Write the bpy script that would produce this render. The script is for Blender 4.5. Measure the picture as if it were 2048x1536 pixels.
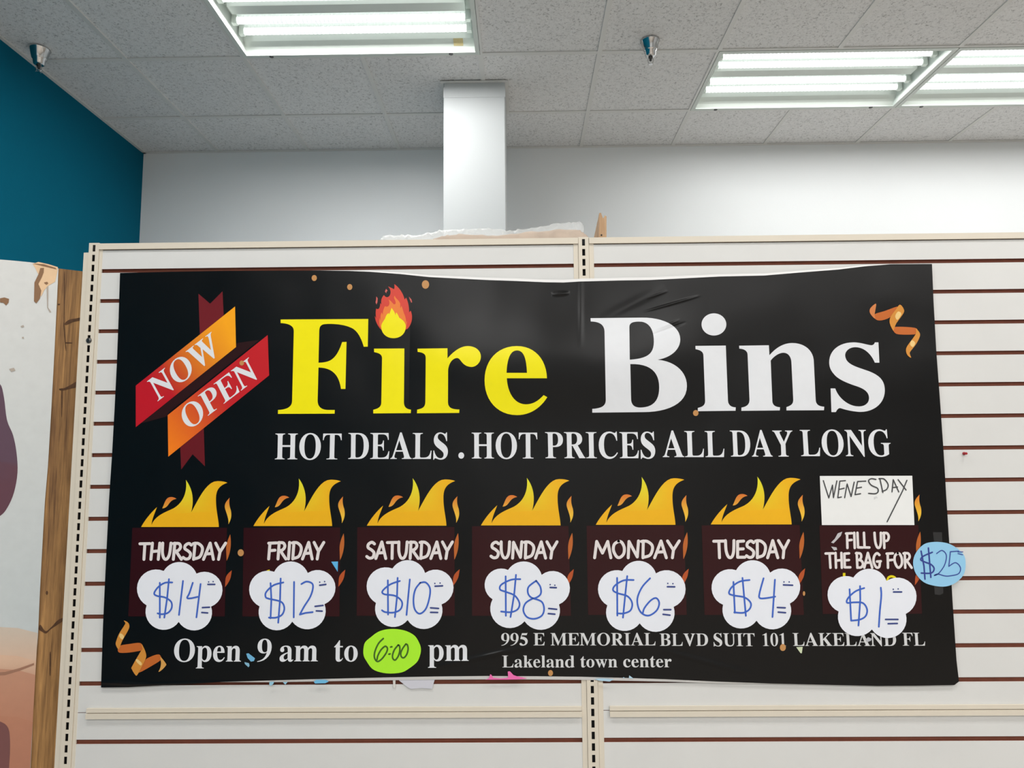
import bpy, math, random
from mathutils import Vector, Matrix
from mathutils.geometry import tessellate_polygon
random.seed(7)
SC = bpy.context.scene
COL = SC.collection
for o in list(bpy.data.objects):
    bpy.data.objects.remove(o)

# ------------------------------------------------------------------ camera
F = 1368.9                      # focal length in pixels of the 2048 wide frame
PITCH, YAW, ROLL = 0.1031, -0.01165, -0.00852
CAMZ = 1.60
def cam_axes():
    cp, sp, cy, sy, cr, sr = (math.cos(PITCH), math.sin(PITCH), math.cos(YAW), math.sin(YAW), math.cos(ROLL), math.sin(ROLL))
    fwd = Vector((sy*cp, cy*cp, sp)); right = Vector((cy, -sy, 0)); up = right.cross(fwd)
    return right*cr + up*sr, up*cr - right*sr, fwd
AR, AU, AF = cam_axes()
CAM = Vector((0, 0, CAMZ))
cd = bpy.data.cameras.new('camera'); cam = bpy.data.objects.new('camera', cd); COL.objects.link(cam)
cd.sensor_fit = 'HORIZONTAL'; cd.sensor_width = 36.0; cd.lens = F/2048*36.0; cd.clip_start = 0.02
m = Matrix((AR, AU, -AF)).transposed().to_4x4(); m.translation = CAM
cam.matrix_world = m
SC.camera = cam

# ------------------------------------------------------------------ world, exposure
w = bpy.data.worlds.new('world'); SC.world = w; w.use_nodes = True
w.node_tree.nodes['Background'].inputs[0].default_value = (0.8, 0.9, 1, 1)
w.node_tree.nodes['Background'].inputs[1].default_value = 0.05
SC.view_settings.view_transform = 'Standard'
SC.view_settings.look = 'None'
SC.view_settings.gamma = 1.0
SC.view_settings.use_curve_mapping = False
SC.view_settings.exposure = 0.05
SC.cycles.use_denoising = True
SC.cycles.max_bounces = 8
LAMP_W = 34.0                   # watts of each ceiling troffer
TUBE_L = 2.2                    # radiance of the lamp tubes

# room measures (camera stands at x=0, y=0)
T = 0.6096; S = 0.0762
CEIL = CAMZ + 2.04219
GX0, GY1 = -2.62418, 3.31218    # ceiling grid origin
YB, XL = 4.39788, -2.52108      # back wall, left wall
XR, YF = 8.5, -9.0
YP = 1.65802                    # front of the slatwall
ZS = CAMZ + 0.46501             # centre of the top groove
XPL, XPM = -1.06229, 0.16116    # centres of the uprights
BAY = XPM - XPL

def ray(px, py):
    return AR*((px-1024)/F) + AU*((768-py)/F) + AF
def onY(px, py, y):             # point of the vertical plane Y=y seen at that pixel of the photo
    d = ray(px, py); return CAM + d*(y/d.y)
def onZ(px, py, z):
    d = ray(px, py); return CAM + d*((z-CAMZ)/d.z)

# ------------------------------------------------------------------ helpers
def lin(c):
    return tuple(((v/255)/12.92 if v/255 <= 0.04045 else ((v/255+0.055)/1.055)**2.4) for v in c)
ORG = {}
class MB:
    def __init__(s): s.v = []; s.f = []; s.m = []; s.c = []
    def add(s, vs, fs, mat=0, col=(1, 1, 1)):
        n = len(s.v); s.v += [Vector(p) for p in vs]
        s.c += (col if isinstance(col, list) else [col]*len(vs))
        for f in fs: s.f.append([i+n for i in f]); s.m.append(mat)
        return s
    def box(s, a, b, mat=0, col=(1, 1, 1)):
        x0, y0, z0 = a; x1, y1, z1 = b
        v = [(x0,y0,z0),(x1,y0,z0),(x1,y1,z0),(x0,y1,z0),(x0,y0,z1),(x1,y0,z1),(x1,y1,z1),(x0,y1,z1)]
        return s.add(v, [(0,3,2,1),(4,5,6,7),(0,1,5,4),(1,2,6,5),(2,3,7,6),(3,0,4,7)], mat, col)
    def quad(s, a, b, c, d, mat=0, col=(1, 1, 1)):
        return s.add([a, b, c, d], [(0, 1, 2, 3)], mat, col)
    def lathe(s, c, prof, n=24, mat=0, col=(1, 1, 1), axis='z'):
        vs = []; fs = []
        for r, z in prof:
            for k in range(n):
                t = 2*math.pi*k/n
                p = (r*math.cos(t), r*math.sin(t), z) if axis == 'z' else ((z, r*math.cos(t), r*math.sin(t)) if axis == 'x' else (r*math.cos(t), z, r*math.sin(t)))
                vs.append(Vector(c)+Vector(p))
        for i in range(len(prof)-1):
            for k in range(n):
                k2 = (k+1) % n
                fs.append((i*n+k, i*n+k2, (i+1)*n+k2, (i+1)*n+k))
        fs.append(tuple(range(n))[::-1]); L = (len(prof)-1)*n; fs.append(tuple(range(L, L+n)))
        return s.add(vs, fs, mat, col)
    # flat printed shape: loops given in photo pixels, laid on the plane Y=y ; thick>0 gives it an edge
    def flat(s, loops, off, col=(1, 1, 1), mat=0, thick=0.0, y=None, fn=None):
        L3 = [[Vector((p[0], p[1], 0)) for p in lp] for lp in loops]
        pts = [p for lp in loops for p in lp]
        place = fn if fn else (lambda px, py, o: onY(px, py, (YP if y is None else y) - o))
        tri = tessellate_polygon(L3)
        V = [place(p[0], p[1], off) for p in pts]
        cs = [col(p[0], p[1]) if callable(col) else col for p in pts]
        fs = []
        for a, b, c in tri:
            nrm = (V[b]-V[a]).cross(V[c]-V[a])
            if nrm.length < 1e-12: continue
            fs.append((a, b, c) if nrm.dot(CAM-V[a]) > 0 else (a, c, b))
        s.add(V, fs, mat, cs)
        if thick > 0:
            k = 0
            for lp in loops:
                n = len(lp); base = [place(p[0], p[1], off) for p in lp]
                bk = [place(p[0], p[1], off-thick) for p in lp]
                cc = cs[k:k+n]
                s.add(base+bk, [(i, (i+1) % n, n+(i+1) % n, n+i) for i in range(n)], mat, cc+cc)
                k += n
        return s
    def build(s, name, mats, parent=None, origin=None, smooth=False):
        me = bpy.data.meshes.new(name); ob = bpy.data.objects.new(name, me); COL.objects.link(ob)
        if parent is not None: o = ORG[parent.name]
        else:
            if origin is None:
                mn = [min(v[i] for v in s.v) for i in range(3)]; mx = [max(v[i] for v in s.v) for i in range(3)]
                origin = ((mn[0]+mx[0])/2, (mn[1]+mx[1])/2, mn[2])
            o = Vector(origin); ob.location = o
        me.from_pydata([v-o for v in s.v], [], s.f)
        at = me.color_attributes.new('Col', 'FLOAT_COLOR', 'POINT')
        for i, c in enumerate(s.c): at.data[i].color = (c[0], c[1], c[2], 1)
        for mt in (mats if isinstance(mats, (list, tuple)) else [mats]): me.materials.append(mt)
        for p, mi in zip(me.polygons, s.m): p.material_index = mi; p.use_smooth = smooth
        me.update()
        ORG[ob.name] = o
        if parent is not None: ob.parent = parent
        return ob
def tag(o, label=None, cat=None, group=None, kind=None):
    if label: o['label'] = label
    if cat: o['category'] = cat
    if group: o['group'] = group
    if kind: o['kind'] = kind
    return o
def empty(name, loc):
    o = bpy.data.objects.new(name, None); COL.objects.link(o); o.location = loc; o.empty_display_size = 0.1
    ORG[o.name] = Vector(loc); return o
def path(d, fx=lambda x, y: (x, y), n=9):
    t = d.replace(',', ' ').replace('M', ' M ').replace('L', ' L ').replace('C', ' C ').replace('Z', ' Z ').split()
    loops = []; i = 0; cmd = None; cur = None; lp = None
    while i < len(t):
        if t[i] in 'MLCZ':
            cmd = t[i]; i += 1
            if cmd == 'Z': continue
        if cmd == 'M':
            cur = (float(t[i]), float(t[i+1])); i += 2; lp = [cur]; loops.append(lp); cmd = 'L'
        elif cmd == 'L':
            cur = (float(t[i]), float(t[i+1])); i += 2; lp.append(cur)
        else:
            a = [float(q) for q in t[i:i+6]]; i += 6; p0 = cur
            for k in range(1, n+1):
                u = k/n; q = 1-u
                lp.append((q**3*p0[0]+3*q*q*u*a[0]+3*q*u*u*a[2]+u**3*a[4], q**3*p0[1]+3*q*q*u*a[1]+3*q*u*u*a[3]+u**3*a[5]))
            cur = (a[4], a[5])
    out = []
    for lp in loops:
        q = []
        for p in lp:
            if not q or abs(p[0]-q[-1][0])+abs(p[1]-q[-1][1]) > 1e-6: q.append(p)
        if abs(q[0][0]-q[-1][0])+abs(q[0][1]-q[-1][1]) < 1e-6: q.pop()
        out.append([fx(*p) for p in q])
    return out
def crop(ox, oy, s):
    return lambda x, y: (ox+x*s, oy+y*s)
def ell(cx, cy, rx, ry, n=36):
    return [(cx+rx*math.cos(2*math.pi*k/n), cy+ry*math.sin(2*math.pi*k/n)) for k in range(n)]
def smooth(pts, n=7, closed=False):
    if len(pts) < 3 and not closed: return list(pts)
    P = list(pts); out = []
    N = len(P)
    for i in range(N if closed else N-1):
        if closed: p0, p1, p2, p3 = P[(i-1) % N], P[i], P[(i+1) % N], P[(i+2) % N]
        else: p0, p1, p2, p3 = P[max(i-1, 0)], P[i], P[i+1], P[min(i+2, N-1)]
        for k in range(n):
            u = k/n
            out.append(tuple(0.5*((2*p1[j])+(-p0[j]+p2[j])*u+(2*p0[j]-5*p1[j]+4*p2[j]-p3[j])*u*u+(-p0[j]+3*p1[j]-3*p2[j]+p3[j])*u**3) for j in (0, 1)))
    if not closed: out.append(P[-1])
    return out
def stroke(mb, pts, wd, off, col, sm=True, mat=0, fn=None, caps=True):
    if not sm and len(pts) > 2:                    # straight strokes with corners: one bar per leg
        for a, b in zip(pts[:-1], pts[1:]): stroke(mb, [a, b], wd, off, col, False, mat, fn, caps)
        return
    q = smooth(pts) if (sm and len(pts) > 2) else list(pts)
    L = []; Rr = []
    n = len(q); off += 1.4e-5*(getattr(mb, 'ns', 0)); mb.ns = getattr(mb, 'ns', 0)+1   # later pen strokes lie on earlier ones
    for i in range(n):
        a = q[max(i-1, 0)]; b = q[min(i+1, n-1)]
        dx, dy = b[0]-a[0], b[1]-a[1]; l = math.hypot(dx, dy) or 1
        nx, ny = -dy/l*wd/2, dx/l*wd/2
        L.append((q[i][0]+nx, q[i][1]+ny)); Rr.append((q[i][0]-nx, q[i][1]-ny))
    place = fn if fn else (lambda px, py, o: onY(px, py, YP-o))
    V = [place(p[0], p[1], off) for p in L+Rr]; fs = []
    for i in range(n-1):
        a, b, c, d = i, i+1, n+i+1, n+i
        nrm = (V[b]-V[a]).cross(V[d]-V[a])
        fs.append((a, b, c, d) if nrm.dot(CAM-V[a]) > 0 else (a, d, c, b))
    mb.add(V, fs, mat, col)
    if caps:
        for p in (q[0], q[-1]): mb.flat([ell(p[0], p[1], wd/2, wd/2, 12)], off+7e-6, col, mat, fn=fn)

# ------------------------------------------------------------------ materials
def new_mat(name):
    mt = bpy.data.materials.new(name); mt.use_nodes = True
    nt = mt.node_tree; return mt, nt, nt.nodes['Principled BSDF']
def N(nt, typ, **kw):
    n = nt.nodes.new(typ)
    for k, v in kw.items():
        if k.startswith('i_'): n.inputs[k[2:].replace('_', ' ')].default_value = v
        else: setattr(n, k, v)
    return n
def math_(nt, op, a, b=None, c=None):
    n = nt.nodes.new('ShaderNodeMath'); n.operation = op
    for i, x in enumerate((a, b, c)):
        if x is None: continue
        if isinstance(x, (int, float)): n.inputs[i].default_value = x
        else: nt.links.new(x, n.inputs[i])
    return n.outputs[0]
def ramp(nt, fac, stops):
    r = nt.nodes.new('ShaderNodeValToRGB'); nt.links.new(fac, r.inputs[0])
    e = r.color_ramp.elements
    while len(e) < len(stops): e.new(0.5)
    for k, (p, c) in zip(e, stops): k.position = p; k.color = (*c, 1)
    return r.outputs[0]
def plain(name, rgb, rough=0.6, metal=0.0, noise=0.0, nscale=20.0, bump=0.0, bscale=200.0, spec=0.5):
    mt, nt, b = new_mat(name)
    c = lin(rgb); b.inputs['Roughness'].default_value = rough; b.inputs['Metallic'].default_value = metal
    b.inputs['Specular IOR Level'].default_value = spec
    tc = nt.nodes.new('ShaderNodeNewGeometry')
    if noise > 0:
        nz = N(nt, 'ShaderNodeTexNoise', i_Scale=nscale, i_Detail=5.0); nt.links.new(tc.outputs['Position'], nz.inputs['Vector'])
        nt.links.new(ramp(nt, nz.outputs['Fac'], [(0.3, tuple(v*(1-noise) for v in c)), (0.7, tuple(min(1, v*(1+noise*0.5)) for v in c))]), b.inputs['Base Color'])
    else: b.inputs['Base Color'].default_value = (*c, 1)
    if bump > 0:
        n2 = N(nt, 'ShaderNodeTexNoise', i_Scale=bscale, i_Detail=3.0); nt.links.new(tc.outputs['Position'], n2.inputs['Vector'])
        bp = N(nt, 'ShaderNodeBump', i_Strength=bump, i_Distance=0.002); nt.links.new(n2.outputs['Fac'], bp.inputs['Height'])
        nt.links.new(bp.outputs[0], b.inputs['Normal'])
    return mt
def attr_mat(name, rough, creases=None, noise=0.04, spec=0.5, trans=0.0):
    mt, nt, b = new_mat(name)
    at = N(nt, 'ShaderNodeAttribute', attribute_name='Col')
    geo = nt.nodes.new('ShaderNodeNewGeometry')
    nz = N(nt, 'ShaderNodeTexNoise', i_Scale=45.0, i_Detail=6.0); nt.links.new(geo.outputs['Position'], nz.inputs['Vector'])
    hs = nt.nodes.new('ShaderNodeHueSaturation'); nt.links.new(at.outputs['Color'], hs.inputs['Color'])
    nt.links.new(math_(nt, 'ADD', math_(nt, 'MULTIPLY', nz.outputs['Fac'], noise*2), 1-noise), hs.inputs['Value'])
    nt.links.new(hs.outputs[0], b.inputs['Base Color'])
    b.inputs['Roughness'].default_value = rough
    b.inputs['Specular IOR Level'].default_value = spec
    if creases:
        sx = nt.nodes.new('ShaderNodeSeparateXYZ'); nt.links.new(geo.outputs['Position'], sx.inputs[0])
        X, Z = sx.outputs['X'], sx.outputs['Z']
        tot = None
        for (x0, y0, x1, y1, wd, hh) in creases:
            a = onY(x0, y0, YP); c = onY(x1, y1, YP)
            dx, dz = c.x-a.x, c.z-a.z; l2 = dx*dx+dz*dz; l = math.sqrt(l2)
            u = math_(nt, 'ADD', math_(nt, 'MULTIPLY', math_(nt, 'SUBTRACT', X, a.x), dx/l2), math_(nt, 'MULTIPLY', math_(nt, 'SUBTRACT', Z, a.z), dz/l2))
            d = math_(nt, 'ADD', math_(nt, 'MULTIPLY', math_(nt, 'SUBTRACT', X, a.x), -dz/l/wd), math_(nt, 'MULTIPLY', math_(nt, 'SUBTRACT', Z, a.z), dx/l/wd))
            g = math_(nt, 'POWER', 2.718, math_(nt, 'MULTIPLY', math_(nt, 'MULTIPLY', d, d), -1.0))
            un = math_(nt, 'SUBTRACT', math_(nt, 'MULTIPLY', u, 2.0), 1.0)
            e = math_(nt, 'MAXIMUM', math_(nt, 'SUBTRACT', 1.0, math_(nt, 'MULTIPLY', un, un)), 0.0)
            h = math_(nt, 'MULTIPLY', math_(nt, 'MULTIPLY', g, e), hh)
            tot = h if tot is None else math_(nt, 'ADD', tot, h)
        lo = N(nt, 'ShaderNodeTexNoise', i_Scale=5.0, i_Detail=1.0); nt.links.new(geo.outputs['Position'], lo.inputs['Vector'])
        tot = math_(nt, 'ADD', tot, math_(nt, 'MULTIPLY', lo.outputs['Fac'], 0.006))
        bp = N(nt, 'ShaderNodeBump', i_Strength=1.0, i_Distance=1.0); nt.links.new(tot, bp.inputs['Height'])
        nt.links.new(bp.outputs[0], b.inputs['Normal'])
    return mt
CREASES = [  # x0,y0,x1,y1 in photo pixels, half width and height in metres
    (1285, 625, 1400, 592, 0.003, 0.0012), (1292, 598, 1335, 583, 0.003, 0.0009), (1300, 672, 1372, 645, 0.003, -0.0009),
    (1310, 660, 1360, 640, 0.003, 0.0007), (1102, 590, 1140, 587, 0.005, 0.0024),
    (1200, 640, 1330, 575, 0.012, 0.0016), (820, 720, 1420, 720, 0.11, 0.016), (1161, 540, 1161, 700, 0.006, 0.0008),
    (840, 1340, 1090, 1285, 0.006, 0.0016), (1300, 1292, 1520, 1352, 0.006, 0.0016),
    (190, 1362, 300, 1368, 0.004, 0.0022), (240, 1368, 480, 1362, 0.003, 0.0014), (960, 1312, 1010, 1300, 0.002, 0.0006)]
M_PRINT = attr_mat('banner_print', 0.3, CREASES, 0.03, spec=0.3)
M_PAPER = attr_mat('paper', 0.8, None, 0.02)
M_POSTER = attr_mat('poster_print', 0.55, None, 0.06)
M_SLAT = plain('white_melamine', (217, 216, 213), 0.42, noise=0.025, nscale=9.0)
M_BROWN = plain('brown_fibreboard', (130, 72, 52), 0.75, noise=0.12, nscale=40)
M_BEIGE = plain('cream_enamel', (219, 209, 192), 0.38, noise=0.02, nscale=14)
M_BLACK = plain('slot_dark', (14, 13, 13), 0.7)
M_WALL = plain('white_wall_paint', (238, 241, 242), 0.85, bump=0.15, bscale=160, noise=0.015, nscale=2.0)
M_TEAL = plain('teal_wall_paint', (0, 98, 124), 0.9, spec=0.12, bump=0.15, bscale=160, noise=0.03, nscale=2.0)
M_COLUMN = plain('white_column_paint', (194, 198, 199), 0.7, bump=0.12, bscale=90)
M_FLOOR = plain('vinyl_floor', (178, 169, 159), 0.5, noise=0.1, nscale=3)
M_GRID = plain('ceiling_grid_enamel', (222, 222, 219), 0.5)
M_GAPSHADE = plain('ceiling_gap_shade', (90, 90, 88), 0.9)
M_FIX = plain('fixture_white_enamel', (212, 220, 214), 0.35)
M_CHROME = plain('chrome', (205, 205, 205), 0.12, metal=1.0)
M_STEEL = plain('dark_steel', (92, 92, 92), 0.35, metal=1.0)
M_RED = plain('red_plastic', (160, 30, 40), 0.4)
M_STICK = plain('yellowed_label', (205, 190, 140), 0.7, noise=0.1, nscale=300)
M_KRAFT = plain('kraft_paper', (186, 168, 152), 0.8, noise=0.12, nscale=30)

def ceiling_mat():
    mt, nt, b = new_mat('fissured_ceiling_tile')
    geo = nt.nodes.new('ShaderNodeNewGeometry'); at = N(nt, 'ShaderNodeAttribute', attribute_name='Col')
    n1 = N(nt, 'ShaderNodeTexNoise', i_Scale=78.0, i_Detail=4.0, i_Roughness=0.65, i_Distortion=0.6); nt.links.new(geo.outputs['Position'], n1.inputs['Vector'])
    n2 = N(nt, 'ShaderNodeTexNoise', i_Scale=170.0, i_Detail=2.0); nt.links.new(geo.outputs['Position'], n2.inputs['Vector'])
    f = math_(nt, 'ADD', math_(nt, 'MULTIPLY', n1.outputs['Fac'], 0.7), math_(nt, 'MULTIPLY', n2.outputs['Fac'], 0.3))
    c = ramp(nt, f, [(0.36, (0.42, 0.42, 0.415)), (0.455, (0.79, 0.79, 0.785)), (0.6, (0.87, 0.87, 0.865))])
    mx = nt.nodes.new('ShaderNodeMix'); mx.data_type = 'RGBA'; mx.blend_type = 'MULTIPLY'; mx.inputs[0].default_value = 1.0
    nt.links.new(c, mx.inputs[6]); nt.links.new(at.outputs['Color'], mx.inputs[7]); nt.links.new(mx.outputs[2], b.inputs['Base Color'])
    b.inputs['Roughness'].default_value = 0.95
    bp = N(nt, 'ShaderNodeBump', i_Strength=0.5, i_Distance=0.004); nt.links.new(f, bp.inputs['Height']); nt.links.new(bp.outputs[0], b.inputs['Normal'])
    return mt
M_TILE = ceiling_mat()
def tube_mat():
    mt, nt, b = new_mat('lamp_tube_glow')
    tc = nt.nodes.new('ShaderNodeTexCoord'); sx = nt.nodes.new('ShaderNodeSeparateXYZ'); nt.links.new(tc.outputs['Object'], sx.inputs[0])
    s = math_(nt, 'SINE', math_(nt, 'MULTIPLY', sx.outputs['X'], 2*math.pi/0.0205))
    k = math_(nt, 'ADD', math_(nt, 'MULTIPLY', s, 0.36), 0.62)
    b.inputs['Base Color'].default_value = (0.8, 0.8, 0.8, 1)
    b.inputs['Emission Color'].default_value = (0.97, 1.0, 1.0, 1)
    nt.links.new(math_(nt, 'MULTIPLY', k, TUBE_L), b.inputs['Emission Strength'])
    return mt
M_TUBE = tube_mat()
def wood_mat(name, light, dark, scale=1.0):
    mt, nt, b = new_mat(name)
    geo = nt.nodes.new('ShaderNodeNewGeometry')
    mp = nt.nodes.new('ShaderNodeMapping'); mp.inputs['Scale'].default_value = (40*scale, 40*scale, 1.3*scale); nt.links.new(geo.outputs['Position'], mp.inputs[0])
    n1 = N(nt, 'ShaderNodeTexNoise', i_Scale=2.2, i_Detail=7.0, i_Roughness=0.6, i_Distortion=1.2); nt.links.new(mp.outputs[0], n1.inputs['Vector'])
    n2 = N(nt, 'ShaderNodeTexNoise', i_Scale=14.0, i_Detail=4.0); nt.links.new(mp.outputs[0], n2.inputs['Vector'])
    f = math_(nt, 'ADD', math_(nt, 'MULTIPLY', n1.outputs['Fac'], 0.75), math_(nt, 'MULTIPLY', n2.outputs['Fac'], 0.25))
    mp2 = nt.nodes.new('ShaderNodeMapping'); mp2.inputs['Scale'].default_value = (9*scale, 9*scale, 1.6*scale); nt.links.new(geo.outputs['Position'], mp2.inputs[0])
    n3 = N(nt, 'ShaderNodeTexNoise', i_Scale=1.6, i_Detail=5.0, i_Roughness=0.65); nt.links.new(mp2.outputs[0], n3.inputs['Vector'])
    f = math_(nt, 'ADD', math_(nt, 'MULTIPLY', f, 0.6), math_(nt, 'MULTIPLY', n3.outputs['Fac'], 0.4))
    nt.links.new(ramp(nt, f, [(0.36, lin(dark)), (0.5, tuple((a+c)/2 for a, c in zip(lin(dark), lin(light)))), (0.6, lin(light))]), b.inputs['Base Color'])
    b.inputs['Roughness'].default_value = 0.7
    bp = N(nt, 'ShaderNodeBump', i_Strength=0.35, i_Distance=0.003); nt.links.new(f, bp.inputs['Height']); nt.links.new(bp.outputs[0], b.inputs['Normal'])
    return mt
M_WOOD = wood_mat('weathered_timber', (184, 138, 82), (92, 60, 30))
M_PINE = wood_mat('pine', (198, 164, 128), (160, 122, 86), 2.0)
M_KNOT = plain('wood_knot', (84, 54, 28), 0.8, noise=0.3, nscale=120)
def film_mat():
    mt, nt, b = new_mat('clear_plastic_film')
    b.inputs['Base Color'].default_value = (0.9, 0.92, 0.92, 1); b.inputs['Roughness'].default_value = 0.3
    b.inputs['Alpha'].default_value = 0.38
    geo = nt.nodes.new('ShaderNodeNewGeometry')
    n = N(nt, 'ShaderNodeTexNoise', i_Scale=28.0, i_Detail=5.0, i_Distortion=1.5); nt.links.new(geo.outputs['Position'], n.inputs['Vector'])
    bp = N(nt, 'ShaderNodeBump', i_Strength=0.7, i_Distance=0.01); nt.links.new(n.outputs['Fac'], bp.inputs['Height']); nt.links.new(bp.outputs[0], b.inputs['Normal'])
    return mt
M_FILM = film_mat()
def tape_mat():
    mt, nt, b = new_mat('clear_tape')
    b.inputs['Base Color'].default_value = (0.5, 0.5, 0.5, 1); b.inputs['Roughness'].default_value = 0.25; b.inputs['Alpha'].default_value = 0.06
    return mt
M_TAPE = tape_mat()

# ------------------------------------------------------------------ room shell
fixtures = [(2, -1), (6, 0), (8, 0),                          # seen in the photo (column, row of the ceiling grid)
            (10, 0), (2, -5), (6, -5), (10, -5), (2, -9), (6, -9), (10, -9), (2, -13), (6, -13), (10, -13), (2, -17), (6, -17)]
def struct(name, mb, mats, label=None):
    o = mb.build(name, mats); o['kind'] = 'structure'
    if label: o['label'] = label
    return o
struct('floor', MB().box((XL-.1, YF-.1, -.1), (XR+.1, YB+.1, 0)), M_FLOOR)
struct('wall_back', MB().box((XL-.1, YB, 0), (XR+.1, YB+.1, CEIL+.15)), M_WALL)
struct('wall_left', MB().box((XL-.1, YF, 0), (XL, YB, CEIL+.15)), M_TEAL)
struct('wall_right', MB().box((XR, YF, 0), (XR+.1, YB, CEIL+.15)), M_WALL)
struct('wall_front', MB().box((XL-.1, YF-.1, 0), (XR+.1, YF, CEIL+.15)), M_WALL)
cov = set()
for cx_, cy_ in fixtures: cov |= {(cx_, cy_), (cx_+1, cy_)}
mb = MB()
i0, i1 = 0, int((XR-GX0)/T)+1
j0, j1 = int((YF-GY1)/T)-1, int((YB-GY1)/T)+1
for i in range(i0, i1):
    for j in range(j0, j1):
        if (i, j) in cov: continue
        x0, x1 = max(GX0+i*T, XL), min(GX0+(i+1)*T, XR); y0, y1 = max(GY1+j*T, YF), min(GY1+(j+1)*T, YB)
        if x1-x0 < .001 or y1-y0 < .001: continue
        v = random.uniform(0.94, 1.0)
        z = CEIL+0.004
        mb.box((x0, y0, z), (x1, y1, z+.015), 0, (v, v, v))
struct('ceiling', mb, M_TILE)
mb = MB()
bw = 0.012
for i in range(i0, i1+1):                                     # bars running to the back wall
    x = GX0+i*T
    if not XL < x < XR: continue
    ys = YF
    for j in range(j0, j1+1):
        y0, y1 = max(GY1+j*T, YF), min(GY1+(j+1)*T, YB)
        if y1 <= y0: continue
        l, r = (i-1, j) in cov, (i, j) in cov
        inside = l and r and any((i-1, j) == f for f in fixtures)
        if inside: continue
        mb.box((x-(0.001 if l else bw), y0, CEIL-.002), (x+(0.001 if r else bw), y1, CEIL+.0039))
for j in range(j0, j1+1):                                     # cross bars
    y = GY1+j*T
    if not YF < y < YB: continue
    for i in range(i0, i1):
        x0, x1 = max(GX0+i*T, XL), min(GX0+(i+1)*T, XR)
        if x1 <= x0: continue
        n_, f_ = (i, j-1) in cov, (i, j) in cov
        if n_ and f_: continue
        mb.box((x0+bw, y-(0.001 if n_ else bw), CEIL-.0015), (x1-bw, y+(0.001 if f_ else bw), CEIL+.0039))
        if not f_ and j in (0, 1) and random.random() < 0.65:  # grey strip painted for the shade where a tile lifts off its bar
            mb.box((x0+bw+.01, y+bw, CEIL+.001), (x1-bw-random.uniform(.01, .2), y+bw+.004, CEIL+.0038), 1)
mb.box((XL, YB-.02, CEIL-.003), (XR, YB, CEIL+.003))
mb.box((XL, YF, CEIL-.003), (XL+.02, YB, CEIL+.003))
struct('trim_1', mb, [M_GRID, M_GAPSHADE], 'white metal grid bars of the suspended ceiling')

# column
ca, cb = onZ(887, 164, CEIL), onZ(1010, 164, CEIL)
CY = (ca.y+cb.y)/2; cw = cb.x-ca.x
column = empty('column', ((ca.x+cb.x)/2, CY+cw/2, 0))
tag(column, 'square white boxed column rising behind the slatwall to the ceiling', 'column')
mb = MB(); zt = CEIL-.002
e = 0.004
prof = [(ca.x+e, CY), (cb.x-e, CY), (cb.x, CY+e), (cb.x, CY+cw-e), (cb.x-e, CY+cw), (ca.x+e, CY+cw), (ca.x, CY+cw-e), (ca.x, CY+e)]
mb.add([(x, y, 0) for x, y in prof]+[(x, y, zt) for x, y in prof], [(k, (k+1) % 8, 8+(k+1) % 8, 8+k) for k in range(8)]+[tuple(range(8, 16))])
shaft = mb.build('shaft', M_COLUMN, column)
zb = onY(950, 195, CY).z
mb = MB().box((ca.x-.0006, CY-.0014, zb), (cb.x+.0006, CY+.001, CEIL-.03)); mb.build('top_panel', M_COLUMN, column)
mb = MB(); q = .018
mb.box((ca.x-q, CY-q, CEIL-.006), (cb.x+q, CY-.0002, CEIL-.002)); mb.box((ca.x-q, CY, CEIL-.006), (ca.x-.0002, CY+cw+q, CEIL-.002)); mb.box((cb.x+.0002, CY, CEIL-.006), (cb.x+q, CY+cw+q, CEIL-.002))
mb.build('ceiling_trim', M_GRID, column)

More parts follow.
